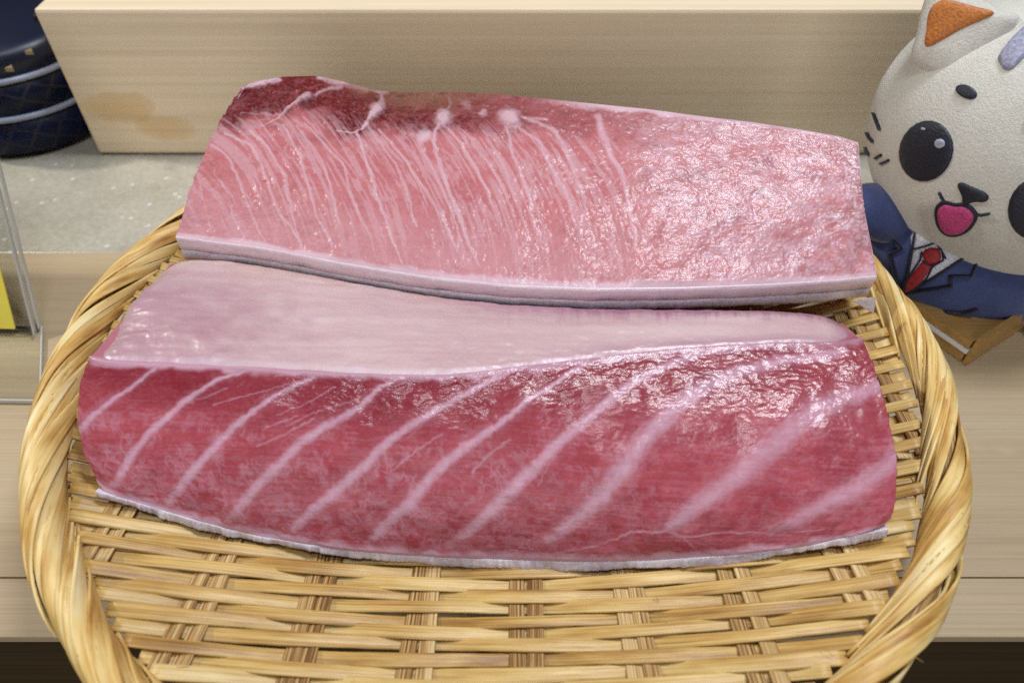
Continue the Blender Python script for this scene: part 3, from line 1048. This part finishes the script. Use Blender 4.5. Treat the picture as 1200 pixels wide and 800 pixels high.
fx = (fbm(DX / 5, DYc / 5, 2, 208) - .5) * 3
LN = [
    ([(254, 181), (271, 198), (284, 232), (301, 272), (318, 300)], [1.5, 2, 1.4], .7), ([(267, 168), (294, 181), (311, 218), (328, 259), (342, 272), (359, 303)], [1.6, 2.3, 1.4], .75),
    ([(295, 164), (315, 188), (335, 222), (345, 262), (352, 290)], [1.8, 2.3, 1.2], .7), ([(332, 161), (352, 195), (362, 232), (372, 259), (389, 290)], [1.5, 2.1, 1.4], .75),
    ([(348, 161), (379, 202), (389, 235), (399, 269)], [1.2, 1.8, 1.2], .6), ([(359, 158), (399, 202), (409, 235), (426, 269), (438, 298)], [1.2, 2, 1.3], .65),
    ([(419, 168), (430, 205), (440, 239), (457, 279), (470, 310)], [2, 2.6, 1.4], .8), ([(433, 161), (463, 205), (480, 249), (488, 275)], [1.5, 2.1, 1.2], .65),
    ([(443, 161), (473, 198), (497, 235), (521, 272), (535, 300)], [1.5, 2.2, 1.3], .65), ([(507, 172), (517, 212), (534, 259), (548, 292), (560, 315)], [2, 2.8, 1.5], .8),
    ([(524, 161), (554, 205), (575, 252), (590, 285)], [1.6, 2.2, 1.3], .6), ([(592, 156), (598, 194), (612, 226), (620, 252), (632, 290)], [2, 2.6, 1.4], .7),
    ([(604, 156), (630, 176), (640, 202), (660, 238), (672, 270)], [2, 2.6, 1.5], .65), ([(620, 144), (650, 164), (662, 190), (674, 226), (690, 270)], [2.5, 3, 1.5], .7),
    ([(644, 155), (660, 186), (672, 214), (684, 250)], [1.5, 2, 1.2], .5), ([(700, 138), (706, 166), (718, 200), (728, 226), (736, 256), (744, 300)], [4.5, 3.6, 3.2, 1.8], .8),
    ([(235, 215), (243, 250), (250, 285)], [1.2, 1.5, 1], .5), ([(262, 225), (272, 255), (290, 290)], [1, 1.4, 1], .45), ([(536, 160), (575, 210), (600, 260), (612, 300)], [1.2, 1.8, 1.2], .5),
    ([(480, 165), (505, 205), (520, 240), (540, 290)], [1.1, 1.6, 1.1], .45), ([(375, 168), (415, 215), (440, 262), (455, 300)], [1, 1.5, 1], .45), ([(565, 165), (588, 205), (604, 250)], [1.1, 1.6, 1.1], .45),
    ([(362, 121), (352, 127), (340, 139), (328, 150), (308, 161)], [5, 4.6, 2.2, 1.1, .5], .84), ([(446, 126), (442, 134), (434, 148), (427, 162), (415, 167), (395, 166)], [4.5, 6, 3, 1.3, .7, .4], .86),
    ([(447, 104), (447, 126)], [2.5, 3], .7), ([(400, 108), (385, 112), (370, 120)], [3.5, 2.5, 2.5], .6),
    ([(518, 144), (517, 150)], [8, 7.5], .85), ([(515, 155), (508, 163), (507, 176)], [3, 2, 2], .8), ([(497, 168), (493, 173)], [6, 5], .85), ([(523, 110), (527, 125), (520, 140)], [1.6, 1.4, 1.6], .5),
    ([(597, 144), (600, 150)], [11, 8], .85), ([(565, 140), (567, 136)], [5, 4], .7), ([(545, 124), (548, 130)], [7, 4], .45), ([(640, 146), (610, 143), (600, 140)], [2, 2.5], .6),
    ([(285, 101), (300, 99), (325, 95)], [4, 5, 3.5], .9), ([(376, 92), (395, 97), (430, 103), (452, 107)], [4, 7.5, 4, 3], .85),
    ([(285, 143), (310, 143), (330, 148)], [1.5, 2, 1], .35), ([(880, 150), (855, 176), (840, 185)], [3, 3.5, 2], .7), ([(930, 235), (940, 250), (950, 260)], [5, 7, 4], .6), ([(905, 270), (885, 300), (870, 320)], [3, 4, 3], .55),
    ([(770, 175), (790, 185), (800, 195)], [4, 6, 4], .5), ([(838, 215), (842, 228)], [5, 4], .6),
]
LN = [(p, [w_ * (.85 if st < .85 else 1.05) for w_ in w], st * (.80 if st < .85 else 1)) for p, w, st in LN]
fat = strokes(DX + wx * .6 + fx, DYc + wy * .6 + fx, LN, .8)
blood_shade = np.clip((1 - sstep(.22, .40, VV + (fbm(DX / 45, DYc / 30, 3, 223) - .5) * .30 + .15 * sstep(.25, .6, UU))) * (1.0 - .55 * sstep(.2, .55, UU) - .25 * sstep(.55, .7, UU)), 0, 1)
blood_shade *= .55 + .95 * fbm((DX + wx * 2) / 14, (DYc + DX * .15 + wy * 2) / 5, 4, 225)
# a pocket of dark meat between the first two bone ends
blood_shade = np.clip(np.maximum(blood_shade, .95 * np.exp(-(((DX - 395) / 38) ** 2 + ((DYc - 135) / 24) ** 2) ** 1.5) * (.6 + .6 * fbm(DX / 9, DYc / 7, 3, 227))), 0, 1)
right = sstep(.56, .76, UU + (fbm(DX / 60, DYc / 50, 2, 229) - .5) * .12)
tt = DYc - np.interp(DX, [206, 300, 600, 1004], [170, 135, 135, 150])
flow = .80 * tt - .0016 * tt * np.abs(tt)
ac = DX - flow + wx * .32
l1 = vnoise(ac / 4.2, DYc / 70 + 3, 261) * .6 + vnoise(ac / 3.6, DYc / 34, 263) * .4
l2 = vnoise(ac / 2.6 + 9, DYc / 26, 265) * .55 + vnoise((ac + wx) / 4.6, DYc / 15, 267) * .45
veins = np.maximum(sstep(.53, .69, l1) * .40, sstep(.56, .74, l2) * .38)
net = ridge_lines((ac + wx) / 8, (DYc + wy * 2) / 12, 269, .09) * sstep(.45, .62, fbm(DX / 24, DYc / 20, 2, 271))
veins = np.maximum(veins, .34 * net) * sstep(.18, .36, VV + .1 * UU) * (1 - .35 * right)
mott = fbm((DX + wx * 2) / 16, (DYc + wy * 2) / 11, 4, 233)
fat = 1 - (1 - fat) * (1 - veins)
fat = np.maximum(fat, right * (.18 + sstep(.30, .74, mott) * .34 + .34 * sstep(.50, .66, fbm((DX + wx) / 4.2, (DYc + wy) / 2.8, 3, 273))))  # fine pale speckle paints the wet sparkle into the fat colour
fat = np.maximum(fat, .28 * sstep(.55, .95, VV) * (1 - right))
rim_n = (fbm(DX / 20, DYc / 20, 3, 235) - .5)
fat = np.maximum(fat, sstep(.955 - .02 * UU, .985, VV + rim_n * .03))
fat = np.maximum(fat, (1 - sstep(.015, .05, VV + rim_n * .04)) * sstep(.45, .6, UU) * .95)
blood_shade = np.clip(np.maximum(blood_shade, right * .55 * sstep(.60, .74, fbm((DX + 30) / 42, (DYc + wy) / 24, 3, 237)) * (1 - .5 * VV)), 0, 1)
rv = np.random.default_rng(16)
CR = [([(842, 200), (848, 222), (838, 238)], [2.5, 2], .7), ([(905, 152), (922, 160), (938, 172)], [5, 3], .6), ([(872, 192), (900, 200), (915, 215)], [2, 3], .55), ([(806, 228), (822, 236), (838, 240)], [3, 2], .6), ([(985, 300), (1000, 318), (1008, 335)], [4, 3], .5)]
for _ in range(46):
    x0, k_ = rv.uniform(650, 1015), rv.uniform(.06, .9)
    y0 = np.interp(x0, [600, 1004], [112, 167]) * (1 - k_) + 332 * k_
    an = math.radians(rv.normal(-28, 30)); ln = rv.uniform(5, 16)
    CR.append(([(x0, y0), (x0 + math.cos(an) * ln * .5, y0 + math.sin(an) * ln * .5 + rv.normal(0, 1)), (x0 + math.cos(an) * ln, y0 + math.sin(an) * ln)], [rv.uniform(.8, 2.2), .6], rv.uniform(.2, .5)))
crease = strokes(DX + wx * .5 + fx, DYc + wy * .5 + fx, CR, .9)
fat *= 1 - .6 * crease
blood_shade = np.maximum(blood_shade, crease * .45)
blood_shade = np.maximum(blood_shade, .5 * sstep(.955, .99, UU) * (1 - sstep(.75, .9, VV)))
fat = np.clip(fat + (fbm(DX / 2.6, DYc / 2.6, 2, 239) - .5) * .22 * (1 - fat), 0, 1)
tan_ = np.clip((1 - sstep(.02, .20, VV + rim_n * .2)) * np.exp(-((DX - 500) / 60) ** 2) * .9 + .6 * (1 - sstep(.03, .09, VV)) * np.exp(-((DX - 415) / 35) ** 2) * sstep(.4, .6, rim_n + .5), 0, .85)
tan_ = np.maximum(tan_, np.exp(-(((DX - 570) / 60) ** 2 + ((DYc - 133) / 10) ** 2)) * .35 * sstep(.45, .6, mott))
wet = np.clip(.26 + (.30 + .75 * sstep(.36, .64, fbm((DX + 7) / 44, DYc / 26, 3, 275))) * right + .35 * sstep(.3, .6, UU) * sstep(.35, .6, mott), 0, 1)
wet *= 1 - .75 * np.clip(blood_shade * 1.4, 0, 1) * (1 - right)
wet *= 1 - .45 * sstep(.90, .97, UU) * sstep(.2, .5, VV)
nrm = np.cross(np.gradient(G2, axis=0), np.gradient(G2, axis=1))
nrm /= np.linalg.norm(nrm, axis=2)[..., None] + 1e-12
if nrm[NU // 2, NV2 // 2, 2] < 0: nrm = -nrm
rough_r = (fbm((DX + wx * 2) / 8, (DYc + wy * 2) / 5, 3, 241, .6) - .5) * .00022 + (fbm((DX + wx) / 2.6, (DYc + wy) / 1.9, 2, 242) - .5) * .0004 + (fbm((DX + wx * 3) / 46, (DYc + wy * 3) / 24, 3, 247) - .5) * .0016
rel = (fbm(DX / 70, DYc / 50, 3, 243) - .5) * .004 + right * rough_r + (1 - right) * ((fbm(DX / 6, DYc / 5, 3, 245) - .5) * .0008 + .0003 * fat)
bones = strokes(DX, DYc, [([(362, 121), (340, 139)], [6, 3], 1), ([(442, 134), (434, 148)], [7, 4], 1), ([(518, 144), (517, 150)], [9, 8], 1), ([(597, 144), (600, 150)], [11, 8], 1)], .7)
rel += bones * .0016  + np.clip(blood_shade, 0, 1) * (1 - right) * (fbm(DX / 8, DYc / 5, 3, 249) - .5) * .0026
# hump of dark meat at the far left corner
rel += .003 * np.exp(-(((DX - 365) / 50) ** 2 + ((DYc - 105) / 18) ** 2))
rel *= np.minimum(1, VV / .02) * np.minimum(1, (1 - VV) / .03)
G2 += nrm * rel[..., None]
G2[..., 0] += (fbm(VV * 46, UU * 0 + .7, 3, 251) - .5) * .0035 * (np.exp(-UU / .008) + np.exp(-(1 - UU) / .012))
G2[..., 0] += np.sin(VV * PI) * (-.002 * np.exp(-UU / .03)) - np.sin(VV * PI) * .003 * np.exp(-(1 - UU) / .04)
Cd = Cw.copy()
rows = [off(Cw, (0, .004, -.008)), off(Cw, (0, .012, -.016)), settle(off(Cw, (0, .055, 0)), .0035), settle(off(Kw, (0, -.012, 0)), .0035), off(Kw, (0, .004, -.045)), off(Kw, (0, .003, -.004))]
solid('flesh', G2, rows, dict(fat=fat, blood_shade=blood_shade, wet=wet, tan=tan_), M['back_flesh'], tuna_b, dict(fat=.55, wet=.2))
# rind of fat, then the grey skin under it
skin_strip('fat_rind', off(Cw, (0, .0004, .0006)), (0, -.75, .66), .0085, M['rind'], tuna_b, 261, droop=(0, .05, -1), lipout=.0016, ragged=.0008)
skin_strip('skin', off(Cw, (0, .0010, -.0078)), (0, -.9, .4), .0066, M['skin'], tuna_b, 271, droop=(0, -.02, -1), lipout=.0012, ragged=.001)
# corner of skin hanging loose at the right end
q = [at(1000, 352, .078), at(1027, 348, .079), at(1024, 367, .070), at(1010, 358, .074)]
q += [p + np.array([0, .001, -.0008]) for p in q]
mesh_obj('skin_flap', q, [(0, 3, 2, 1), (4, 5, 6, 7), (0, 1, 5, 4), (1, 2, 6, 5), (2, 3, 7, 6), (3, 0, 4, 7)], M['skin'], tuna_b, smooth=False)

# ------------------------------------------------------------------ the plush cat
HC = at_depth(1188, 164, .372)
dcam = np.linalg.norm(HC - np.array([0, 0, CAM_H]))
hx = 168 / FPX * dcam * .80
HR = np.array([hx, hx * .86, hx * .90])
toc = Vector((-HC[0], -HC[1], CAM_H - HC[2])).normalized()
# head frame: local -Y looks towards the viewer and a little down, local Z leans to the right
fy = -(toc + Vector((-.10, -.05, -.22))).normalized()
up0 = Vector((0, 0, 1)); up0 = (up0 - fy * up0.dot(fy)).normalized()
up0 = Matrix.Rotation(math.radians(26), 3, fy) @ up0
fxv = fy.cross(up0).normalized()
HM = Matrix((fxv, fy, up0)).transposed()
HMn = np.array(HM)
cat = empty('plush_cat', (float(HC[0]), float(HC[1] + .01), 0.0), 'cream plush cat toy in a blue suit and red tie', 'plush toy')


def ellipsoid(name, C, R, Mx, mat, parent, nu=72, nv=48, power=2.0, wob=0.0):
    th = np.linspace(0, 2 * PI, nu, endpoint=False); ph = np.linspace(0, PI, nv)
    V = []
    st = np.sin(ph)[None]; ct = np.broadcast_to(np.cos(ph)[None], (nu, nv))
    X = np.stack([np.cos(th)[:, None] * st, np.sin(th)[:, None] * st, ct], -1)
    X = X * np.asarray(R)
    X = X.reshape(-1, 3) @ np.asarray(Mx).T + np.asarray(C)
    i = np.arange(nu)[:, None]; j = np.arange(nv - 1)[None]
    F = np.stack([i * nv + j, i * nv + j + 1, ((i + 1) % nu) * nv + j + 1, ((i + 1) % nu) * nv + j], -1).reshape(-1, 4)
    return mesh_obj(name, X, F, mat, parent)


head = ellipsoid('head', HC, HR, HMn, M['cream_plush'], cat)


HEAD_PATCHES = []


def hit(px, py, C, R, Mx):
    """where the sight line meets the ellipsoid: its own local point"""
    o = (np.array([0, 0, CAM_H]) - C) @ Mx / R
    d = ray(px, py) @ Mx / R
    a = d @ d; b = o @ d; c2 = o @ o - 1
    disc = b * b - a * c2
    t = (-b - math.sqrt(max(disc, 0))) / a
    p = o + d * t
    return p / np.linalg.norm(p)


def patch(name, poly, body, mat, lift=.0007, parent=None, thick=.0012, dense=6, puff=.0008, smoothed=True):
    """embroidered patch lying on an ellipsoid: a puffed disc with its own thickness"""
    C, R, Mx = body
    if C is HC:
        HEAD_PATCHES.append(np.array(poly, float))
    pts = []
    n = len(poly)
    for i in range(n):
        a, b = np.array(poly[i], float), np.array(poly[(i + 1) % n], float)
        z0, z3 = np.array(poly[i - 1], float), np.array(poly[(i + 2) % n], float)
        for k in range(dense):
            t = k / dense
            pts.append(.5 * (2 * a + (b - z0) * t + (2 * z0 - 5 * a + 4 * b - z3) * t * t + (3 * a - z0 - 3 * b + z3) * t ** 3) if smoothed else a + (b - a) * t)
    U = np.array([hit(p[0], p[1], C, R, Mx) for p in pts])
    cu = U.mean(0); cu /= np.linalg.norm(cu)
    rings = [1.0, .93, .7, .4]
    hs = [0, .75, 1.0, 1.1]
    V = []
    base = U / np.linalg.norm(U, axis=1)[:, None]

    def place(Q, h):
        Q = Q / np.linalg.norm(Q, axis=1)[:, None]
        nn = Q / R; nn /= np.linalg.norm(nn, axis=1)[:, None]
        return (Q * R + nn * h) @ Mx.T + C
    V.append(place(base, -thick))
    for r_, h_ in zip(rings, hs):
        V.append(place(cu + (base - cu) * r_, lift + puff * h_))
    V.append(place(cu[None], lift + puff * 1.15))
    m = len(pts)
    F = []
    for k in range(len(rings)):
        for j in range(m):
            F.append((k * m + j, k * m + (j + 1) % m, (k + 1) * m + (j + 1) % m, (k + 1) * m + j))
    top = len(rings) * m; cidx = top + m
    for j in range(m):
        F.append((top + j, top + (j + 1) % m, cidx))
    return mesh_obj(name, np.concatenate(V), F, mat, parent or cat)


def stroke_patch(name, line, w, body, mat, **kw):
    line = np.array(line, float)
    # dense
    P = [];
    for i in range(len(line) - 1):
        for k in range(5):
            P.append(line[i] + (line[i + 1] - line[i]) * k / 5)
    P.append(line[-1]); P = np.array(P)
    T = np.gradient(P, axis=0); T /= np.linalg.norm(T, axis=1)[:, None]
    Nn = np.stack([-T[:, 1], T[:, 0]], 1)
    C, R, Mx = body
    n = len(P); k = 5
    V = np.zeros((n, k, 3))
    for i in range(n):
        for j, (a, h) in enumerate(((-1, -.0008), (-.7, .0010), (0, .0016), (.7, .0010), (1, -.0008))):
            taper = 1.0 if 0 < i < n - 1 else .4
            q = hit(*(P[i] + Nn[i] * w * a * taper), C, R, Mx)
            nn = q / R; nn /= np.linalg.norm(nn)
            V[i, j] = (q * R + nn * (h + kw.get('lift', 0))) @ Mx.T + C
    return mesh_obj(name, V.reshape(-1, 3), grid_faces(n, k), mat, kw.get('parent') or cat)


def oval(cx, cy, rx, ry, rot=0, n=22):
    t = np.linspace(0, 2 * PI, n, endpoint=False)
    c_, s_ = math.cos(math.radians(rot)), math.sin(math.radians(rot))
    return [(cx + rx * math.cos(a) * c_ - ry * math.sin(a) * s_, cy + rx * math.cos(a) * s_ + ry * math.sin(a) * c_) for a in t]


HB = (HC, HR, HMn)
e1 = patch('eye', oval(1086, 177, 31, 36, 18), HB, M['black_thread'], dense=1, puff=.0007)
patch('eye_highlight', oval(1103, 168, 6, 5.5), HB, M['glint_thread'], lift=.0016, parent=e1, dense=1, thick=.0001, puff=.0004)
patch('eye_highlight', oval(1084, 151, 2.5, 1.5, 20), HB, M['glint_thread'], lift=.0016, parent=e1, dense=1, thick=.0001, puff=.0004)
patch('eye', oval(1213, 244, 31, 36, 18), HB, M['black_thread'], dense=1, puff=.0007)
patch('brow', oval(1133, 108, 13, 7.5, 22), HB, M['black_thread'], dense=1)
patch('brow', oval(1213, 146, 13, 7.5, 30), HB, M['black_thread'], dense=1)
patch('forehead_stripe', [(1172, 74), (1171, 66), (1180, 53), (1192, 40), (1206, 28), (1220, 22), (1224, 32), (1214, 52), (1200, 68), (1188, 80), (1178, 82)], HB, M['grey_thread'], dense=4, puff=.0016)
patch('nose', [(1123, 217), (1128, 214), (1140, 219), (1154, 225), (1159, 231), (1155, 236), (1144, 236), (1136, 238), (1129, 239), (1128, 230)], HB, M['black_thread'], dense=4)
patch('mouth_outline', [(1097, 243), (1106, 235), (1120, 238), (1134, 238), (1146, 250), (1142, 264), (1130, 274), (1115, 277), (1103, 271), (1097, 258)], HB, M['black_thread'], dense=4, puff=.0004)
patch('tongue', [(1101, 245), (1108, 239), (1120, 241), (1132, 242), (1142, 251), (1138, 262), (1128, 271), (1115, 273), (1106, 268), (1101, 257)], HB, M['pink_thread'], lift=.0016, dense=4, thick=.0005)
stroke_patch('mouth_line', [(1108, 238), (1104, 231), (1101, 225)], 1.6, HB, M['black_thread'])
stroke_patch('mouth_line', [(1140, 250), (1150, 252), (1161, 250)], 1.6, HB, M['black_thread'])
for ln in ([(1024, 132), (1028, 143), (1032, 153)], [(1016, 155), (1019, 161), (1024, 167)], [(1014, 172), (1016, 177), (1019, 182)], [(1026, 186), (1030, 183), (1034, 181)], [(1032, 192), (1037, 190), (1043, 187)]):
    stroke_patch('whisker', ln, 1.8, HB, M['black_thread'])


# ear: a puffed triangle standing on the head
def ear(name, pts, depth_pt, mat, parent, thick):
    """pts: outline in photograph units on the plane through depth_pt facing the viewer's side"""
    nrm = np.array(toc)
    out = []
    for (px, py) in pts:
        d = ray(px, py); o = np.array([0, 0, CAM_H])
        t = ((depth_pt - o) @ nrm) / (d @ nrm)
        out.append(o + d * t)
    out = np.array(out)
    # smooth outline
    n = len(out); P = []
    for i in range(n):
        p0, p1, p2, p3 = out[i - 1], out[i], out[(i + 1) % n], out[(i + 2) % n]
        for t in np.linspace(0, 1, 6, endpoint=False):
            P.append(.5 * (2 * p1 + (p2 - p0) * t + (2 * p0 - 5 * p1 + 4 * p2 - p3) * t * t + (3 * p1 - p0 - 3 * p2 + p3) * t ** 3))
    P = np.array(P); c0 = P.mean(0); m = len(P)
    V = []; prof = [(1, 0), (.96, .5), (.8, .9), (.45, 1.0)]
    for r_, h_ in prof: V.append(c0 + (P - c0) * r_ + nrm * thick * h_)
    for r_, h_ in prof[1:]: V.append(c0 + (P - c0) * r_ - nrm * thick * h_)
    V.append((c0 + nrm * thick)[None]); V.append((c0 - nrm * thick)[None])
    F = []
    for k in range(3):
        for j in range(m): F.append((k * m + j, k * m + (j + 1) % m, (k + 1) * m + (j + 1) % m, (k + 1) * m + j))
    f = 3 * m; cA = 7 * m; cB = 7 * m + 1
    for j in range(m): F.append((f + j, f + (j + 1) % m, cA))
    prev = 0
    for k in (4, 5, 6):
        for j in range(m): F.append((prev * m + (j + 1) % m, prev * m + j, k * m + j, k * m + (j + 1) % m))
        prev = k
    for j in range(m): F.append((6 * m + (j + 1) % m, 6 * m + j, cB))
    return mesh_obj(name, np.concatenate(V), F, mat, parent)


EP = HC + HMn @ (np.array([-.55, -.50, .70]) * HR)
er = ear('ear', [(1070, 72), (1074, 40), (1081, 8), (1092, -16), (1112, -18), (1140, -6), (1172, 10), (1196, 24), (1160, 60), (1110, 90)], EP, M['cream_plush'], cat, .008)
ear('inner_ear', [(1087, 55), (1086, 34), (1089, 14), (1098, 3), (1112, 0), (1140, 7), (1165, 16), (1128, 34)], EP + np.array(toc) * .0078, M['orange_thread'], er, .0016)

# body in its suit
BC = at_depth(1128, 292, float(HC[1]) - .012)
BR = np.array([.062, .046, .046])
BM = np.array(Matrix.Rotation(math.radians(14), 3, 'Y') @ Matrix.Rotation(math.radians(-22), 3, 'Z'))
ellipsoid('torso', BC, BR, BM, M['suit'], cat)
BB = (BC, BR, BM)
ellipsoid('arm', at_depth(1033, 250, float(BC[1]) + .005), (.026, .018, .016), np.array(Matrix.Rotation(math.radians(25), 3, 'Y')), M['suit'], cat, 40, 28)
ellipsoid('arm', BC + np.array([.066, -.012, .004]), (.030, .02, .018), np.array(Matrix.Rotation(math.radians(35), 3, 'Y')), M['suit'], cat, 40, 28)
ellipsoid('leg', BC + np.array([.050, -.038, -.018]), (.020, .026, .017), np.eye(3), M['cream_plush'], cat, 40, 28)
patch('shirt', [(1072, 270), (1069, 300), (1062, 343), (1095, 322), (1131, 299), (1150, 285), (1120, 262)], BB, M['white_thread'], dense=3, puff=.0005)
tie = patch('necktie', [(1083, 305), (1092, 310), (1086, 322), (1076, 333), (1062, 341), (1063, 330), (1072, 318)], BB, M['red_thread'], lift=.0014, dense=3, thick=.0004)
patch('tie_knot', [(1083, 294), (1092, 290), (1101, 292), (1103, 303), (1096, 308), (1088, 308), (1083, 302)], BB, M['red_thread'], lift=.0016, dense=3, thick=.0004)
for nm, ln, w in (('tie_outline', [(1081, 294), (1080, 303), (1070, 318), (1061, 330), (1060, 344)], 1.4), ('tie_outline', [(1104, 292), (1106, 304), (1094, 311), (1087, 325), (1076, 336), (1062, 344)], 1.4),
                  ('tie_outline', [(1082, 304), (1090, 310), (1097, 308)], 1.3),
                  ('lapel', [(1073, 272), (1069, 300), (1061, 345)], 1.6), ('lapel', [(1061, 345), (1095, 324), (1134, 299)], 1.6),
                  ('lapel', [(1059, 262), (1046, 280), (1057, 291), (1044, 297), (1050, 323), (1061, 345)], 1.7),
                  ('lapel', [(1063, 342), (1090, 338), (1116, 334), (1113, 323), (1138, 323), (1146, 303)], 1.7),
                  ('collar', [(1070, 292), (1083, 289), (1098, 284)], 1.4), ('collar', [(1098, 286), (1104, 294), (1109, 303)], 1.4),
                  ('hem', [(1068, 354), (1095, 363), (1128, 365), (1146, 360)], 1.0)):
    stroke_patch(nm, ln, w, BB, M['black_thread'], lift=.0012)

# ------------------------------------------------------------------ boards under the cat
bd = empty('wooden_tray', (float(HC[0]) - .02, float(HC[1]) - .03, 0), 'small amber wooden tray with a pale stripe under the plush cat', 'tray')


def prism(name, foot, z0, z1, mat, parent):
    foot = np.array(foot, float)
    n = len(foot)
    V = np.concatenate([np.c_[foot, np.full(n, z0)], np.c_[foot, np.full(n, z1)]])
    F = [tuple(range(n))[::-1], tuple(range(n, 2 * n))] + [(i, (i + 1) % n, n + (i + 1) % n, n + i) for i in range(n)]
    return mesh_obj(name, V, F, mat, parent, smooth=False)


A = at(1074, 358, .016)[:2]; B_ = at(1139, 402, .016)[:2]
dirv = (B_ - A) / np.linalg.norm(B_ - A); perp = np.array([-dirv[1], dirv[0]])
quad = [A - dirv * .03, B_, B_ + perp * .10, A - dirv * .03 + perp * .10]
prism('lower_board', quad, .0006, .0075, M['board'], bd)
prism('paper_layer', [A - dirv * .03 - perp * .0008, B_ - perp * .0008 + dirv * .0008, B_ + perp * .1 + dirv * .0008, A - dirv * .03 + perp * .1], .0078, .0105, M['paper'], bd)
prism('upper_board', quad, .0108, .0165, M['board'], bd)

prism('end_plate', [B_ + dirv * .0012, B_ + dirv * .0042, B_ + dirv * .0042 + perp * .055, B_ + dirv * .0012 + perp * .055], .0006, .0215, M['board'], bd)

# ------------------------------------------------------------------ acrylic sign stand at the left
st_ = empty('sign_stand', (-.36, .31, 0), 'clear acrylic sign stand holding a yellow card at the left edge', 'sign stand')
c1 = at(45, 468, .003)
e0 = at(37, 396, .003)
zt = .02
while at(0, 250, zt)[0] < e0[0] - .012 and zt < .2:
    zt += .001
etop = at(0, 250, zt)
prism('base_plate', [(-.46, c1[1] + .004), (c1[0], c1[1]), (e0[0] + .001, e0[1] + .010), (-.46, e0[1] + .014)], .0006, .003, M['acrylic'], st_)
kk = .17 / (zt - .003)
lean = (etop[:2] - e0[:2]) * kk


def leaning(name, dx, dy, z0, z1, wid, th, mat):
    f0 = (e0[0] + dx, e0[1] + dy)
    foot = [(f0[0] - wid, f0[1] + .004), f0, (f0[0], f0[1] + th), (f0[0] - wid, f0[1] + .004 + th)]
    r0, r1 = (z0 - .003) / .17, (z1 - .003) / .17
    V = [(x + lean[0] * r0, y + lean[1] * r0, z0) for x, y in foot] + [(x + lean[0] * r1, y + lean[1] * r1, z1) for x, y in foot]
    F = [(3, 2, 1, 0), (4, 5, 6, 7)] + [(i, (i + 1) % 4, 4 + (i + 1) % 4, 4 + i) for i in range(4)]
    return mesh_obj(name, V, F, mat, st_, smooth=False)


leaning('front_panel', 0, 0, .0035, .13, .16, .002, M['acrylic'])
leaning('back_panel', 0, .0065, .0035, .13, .16, .002, M['acrylic'])
for dy_ in (0, .0065):
    leaning('panel_edge', .0012, dy_, .0035, .13, .0010, .002, M['acrylic_edge'])
prism('base_edge', [(-.46, c1[1] + .003), (c1[0] + .0012, c1[1] - .001), (c1[0] + .0012, c1[1] - .0001), (-.46, c1[1] + .0039)], .0006, .0031, M['acrylic_edge'], st_)
prism('base_edge', [(c1[0] + .0001, c1[1]), (c1[0] + .0011, c1[1]), (e0[0] + .0021, e0[1] + .010), (e0[0] + .0011, e0[1] + .010)], .0006, .0031, M['acrylic_edge'], st_)
leaning('yellow_card', -.011, .0034, .0055, .122, .15, .0010, M['yellow'])
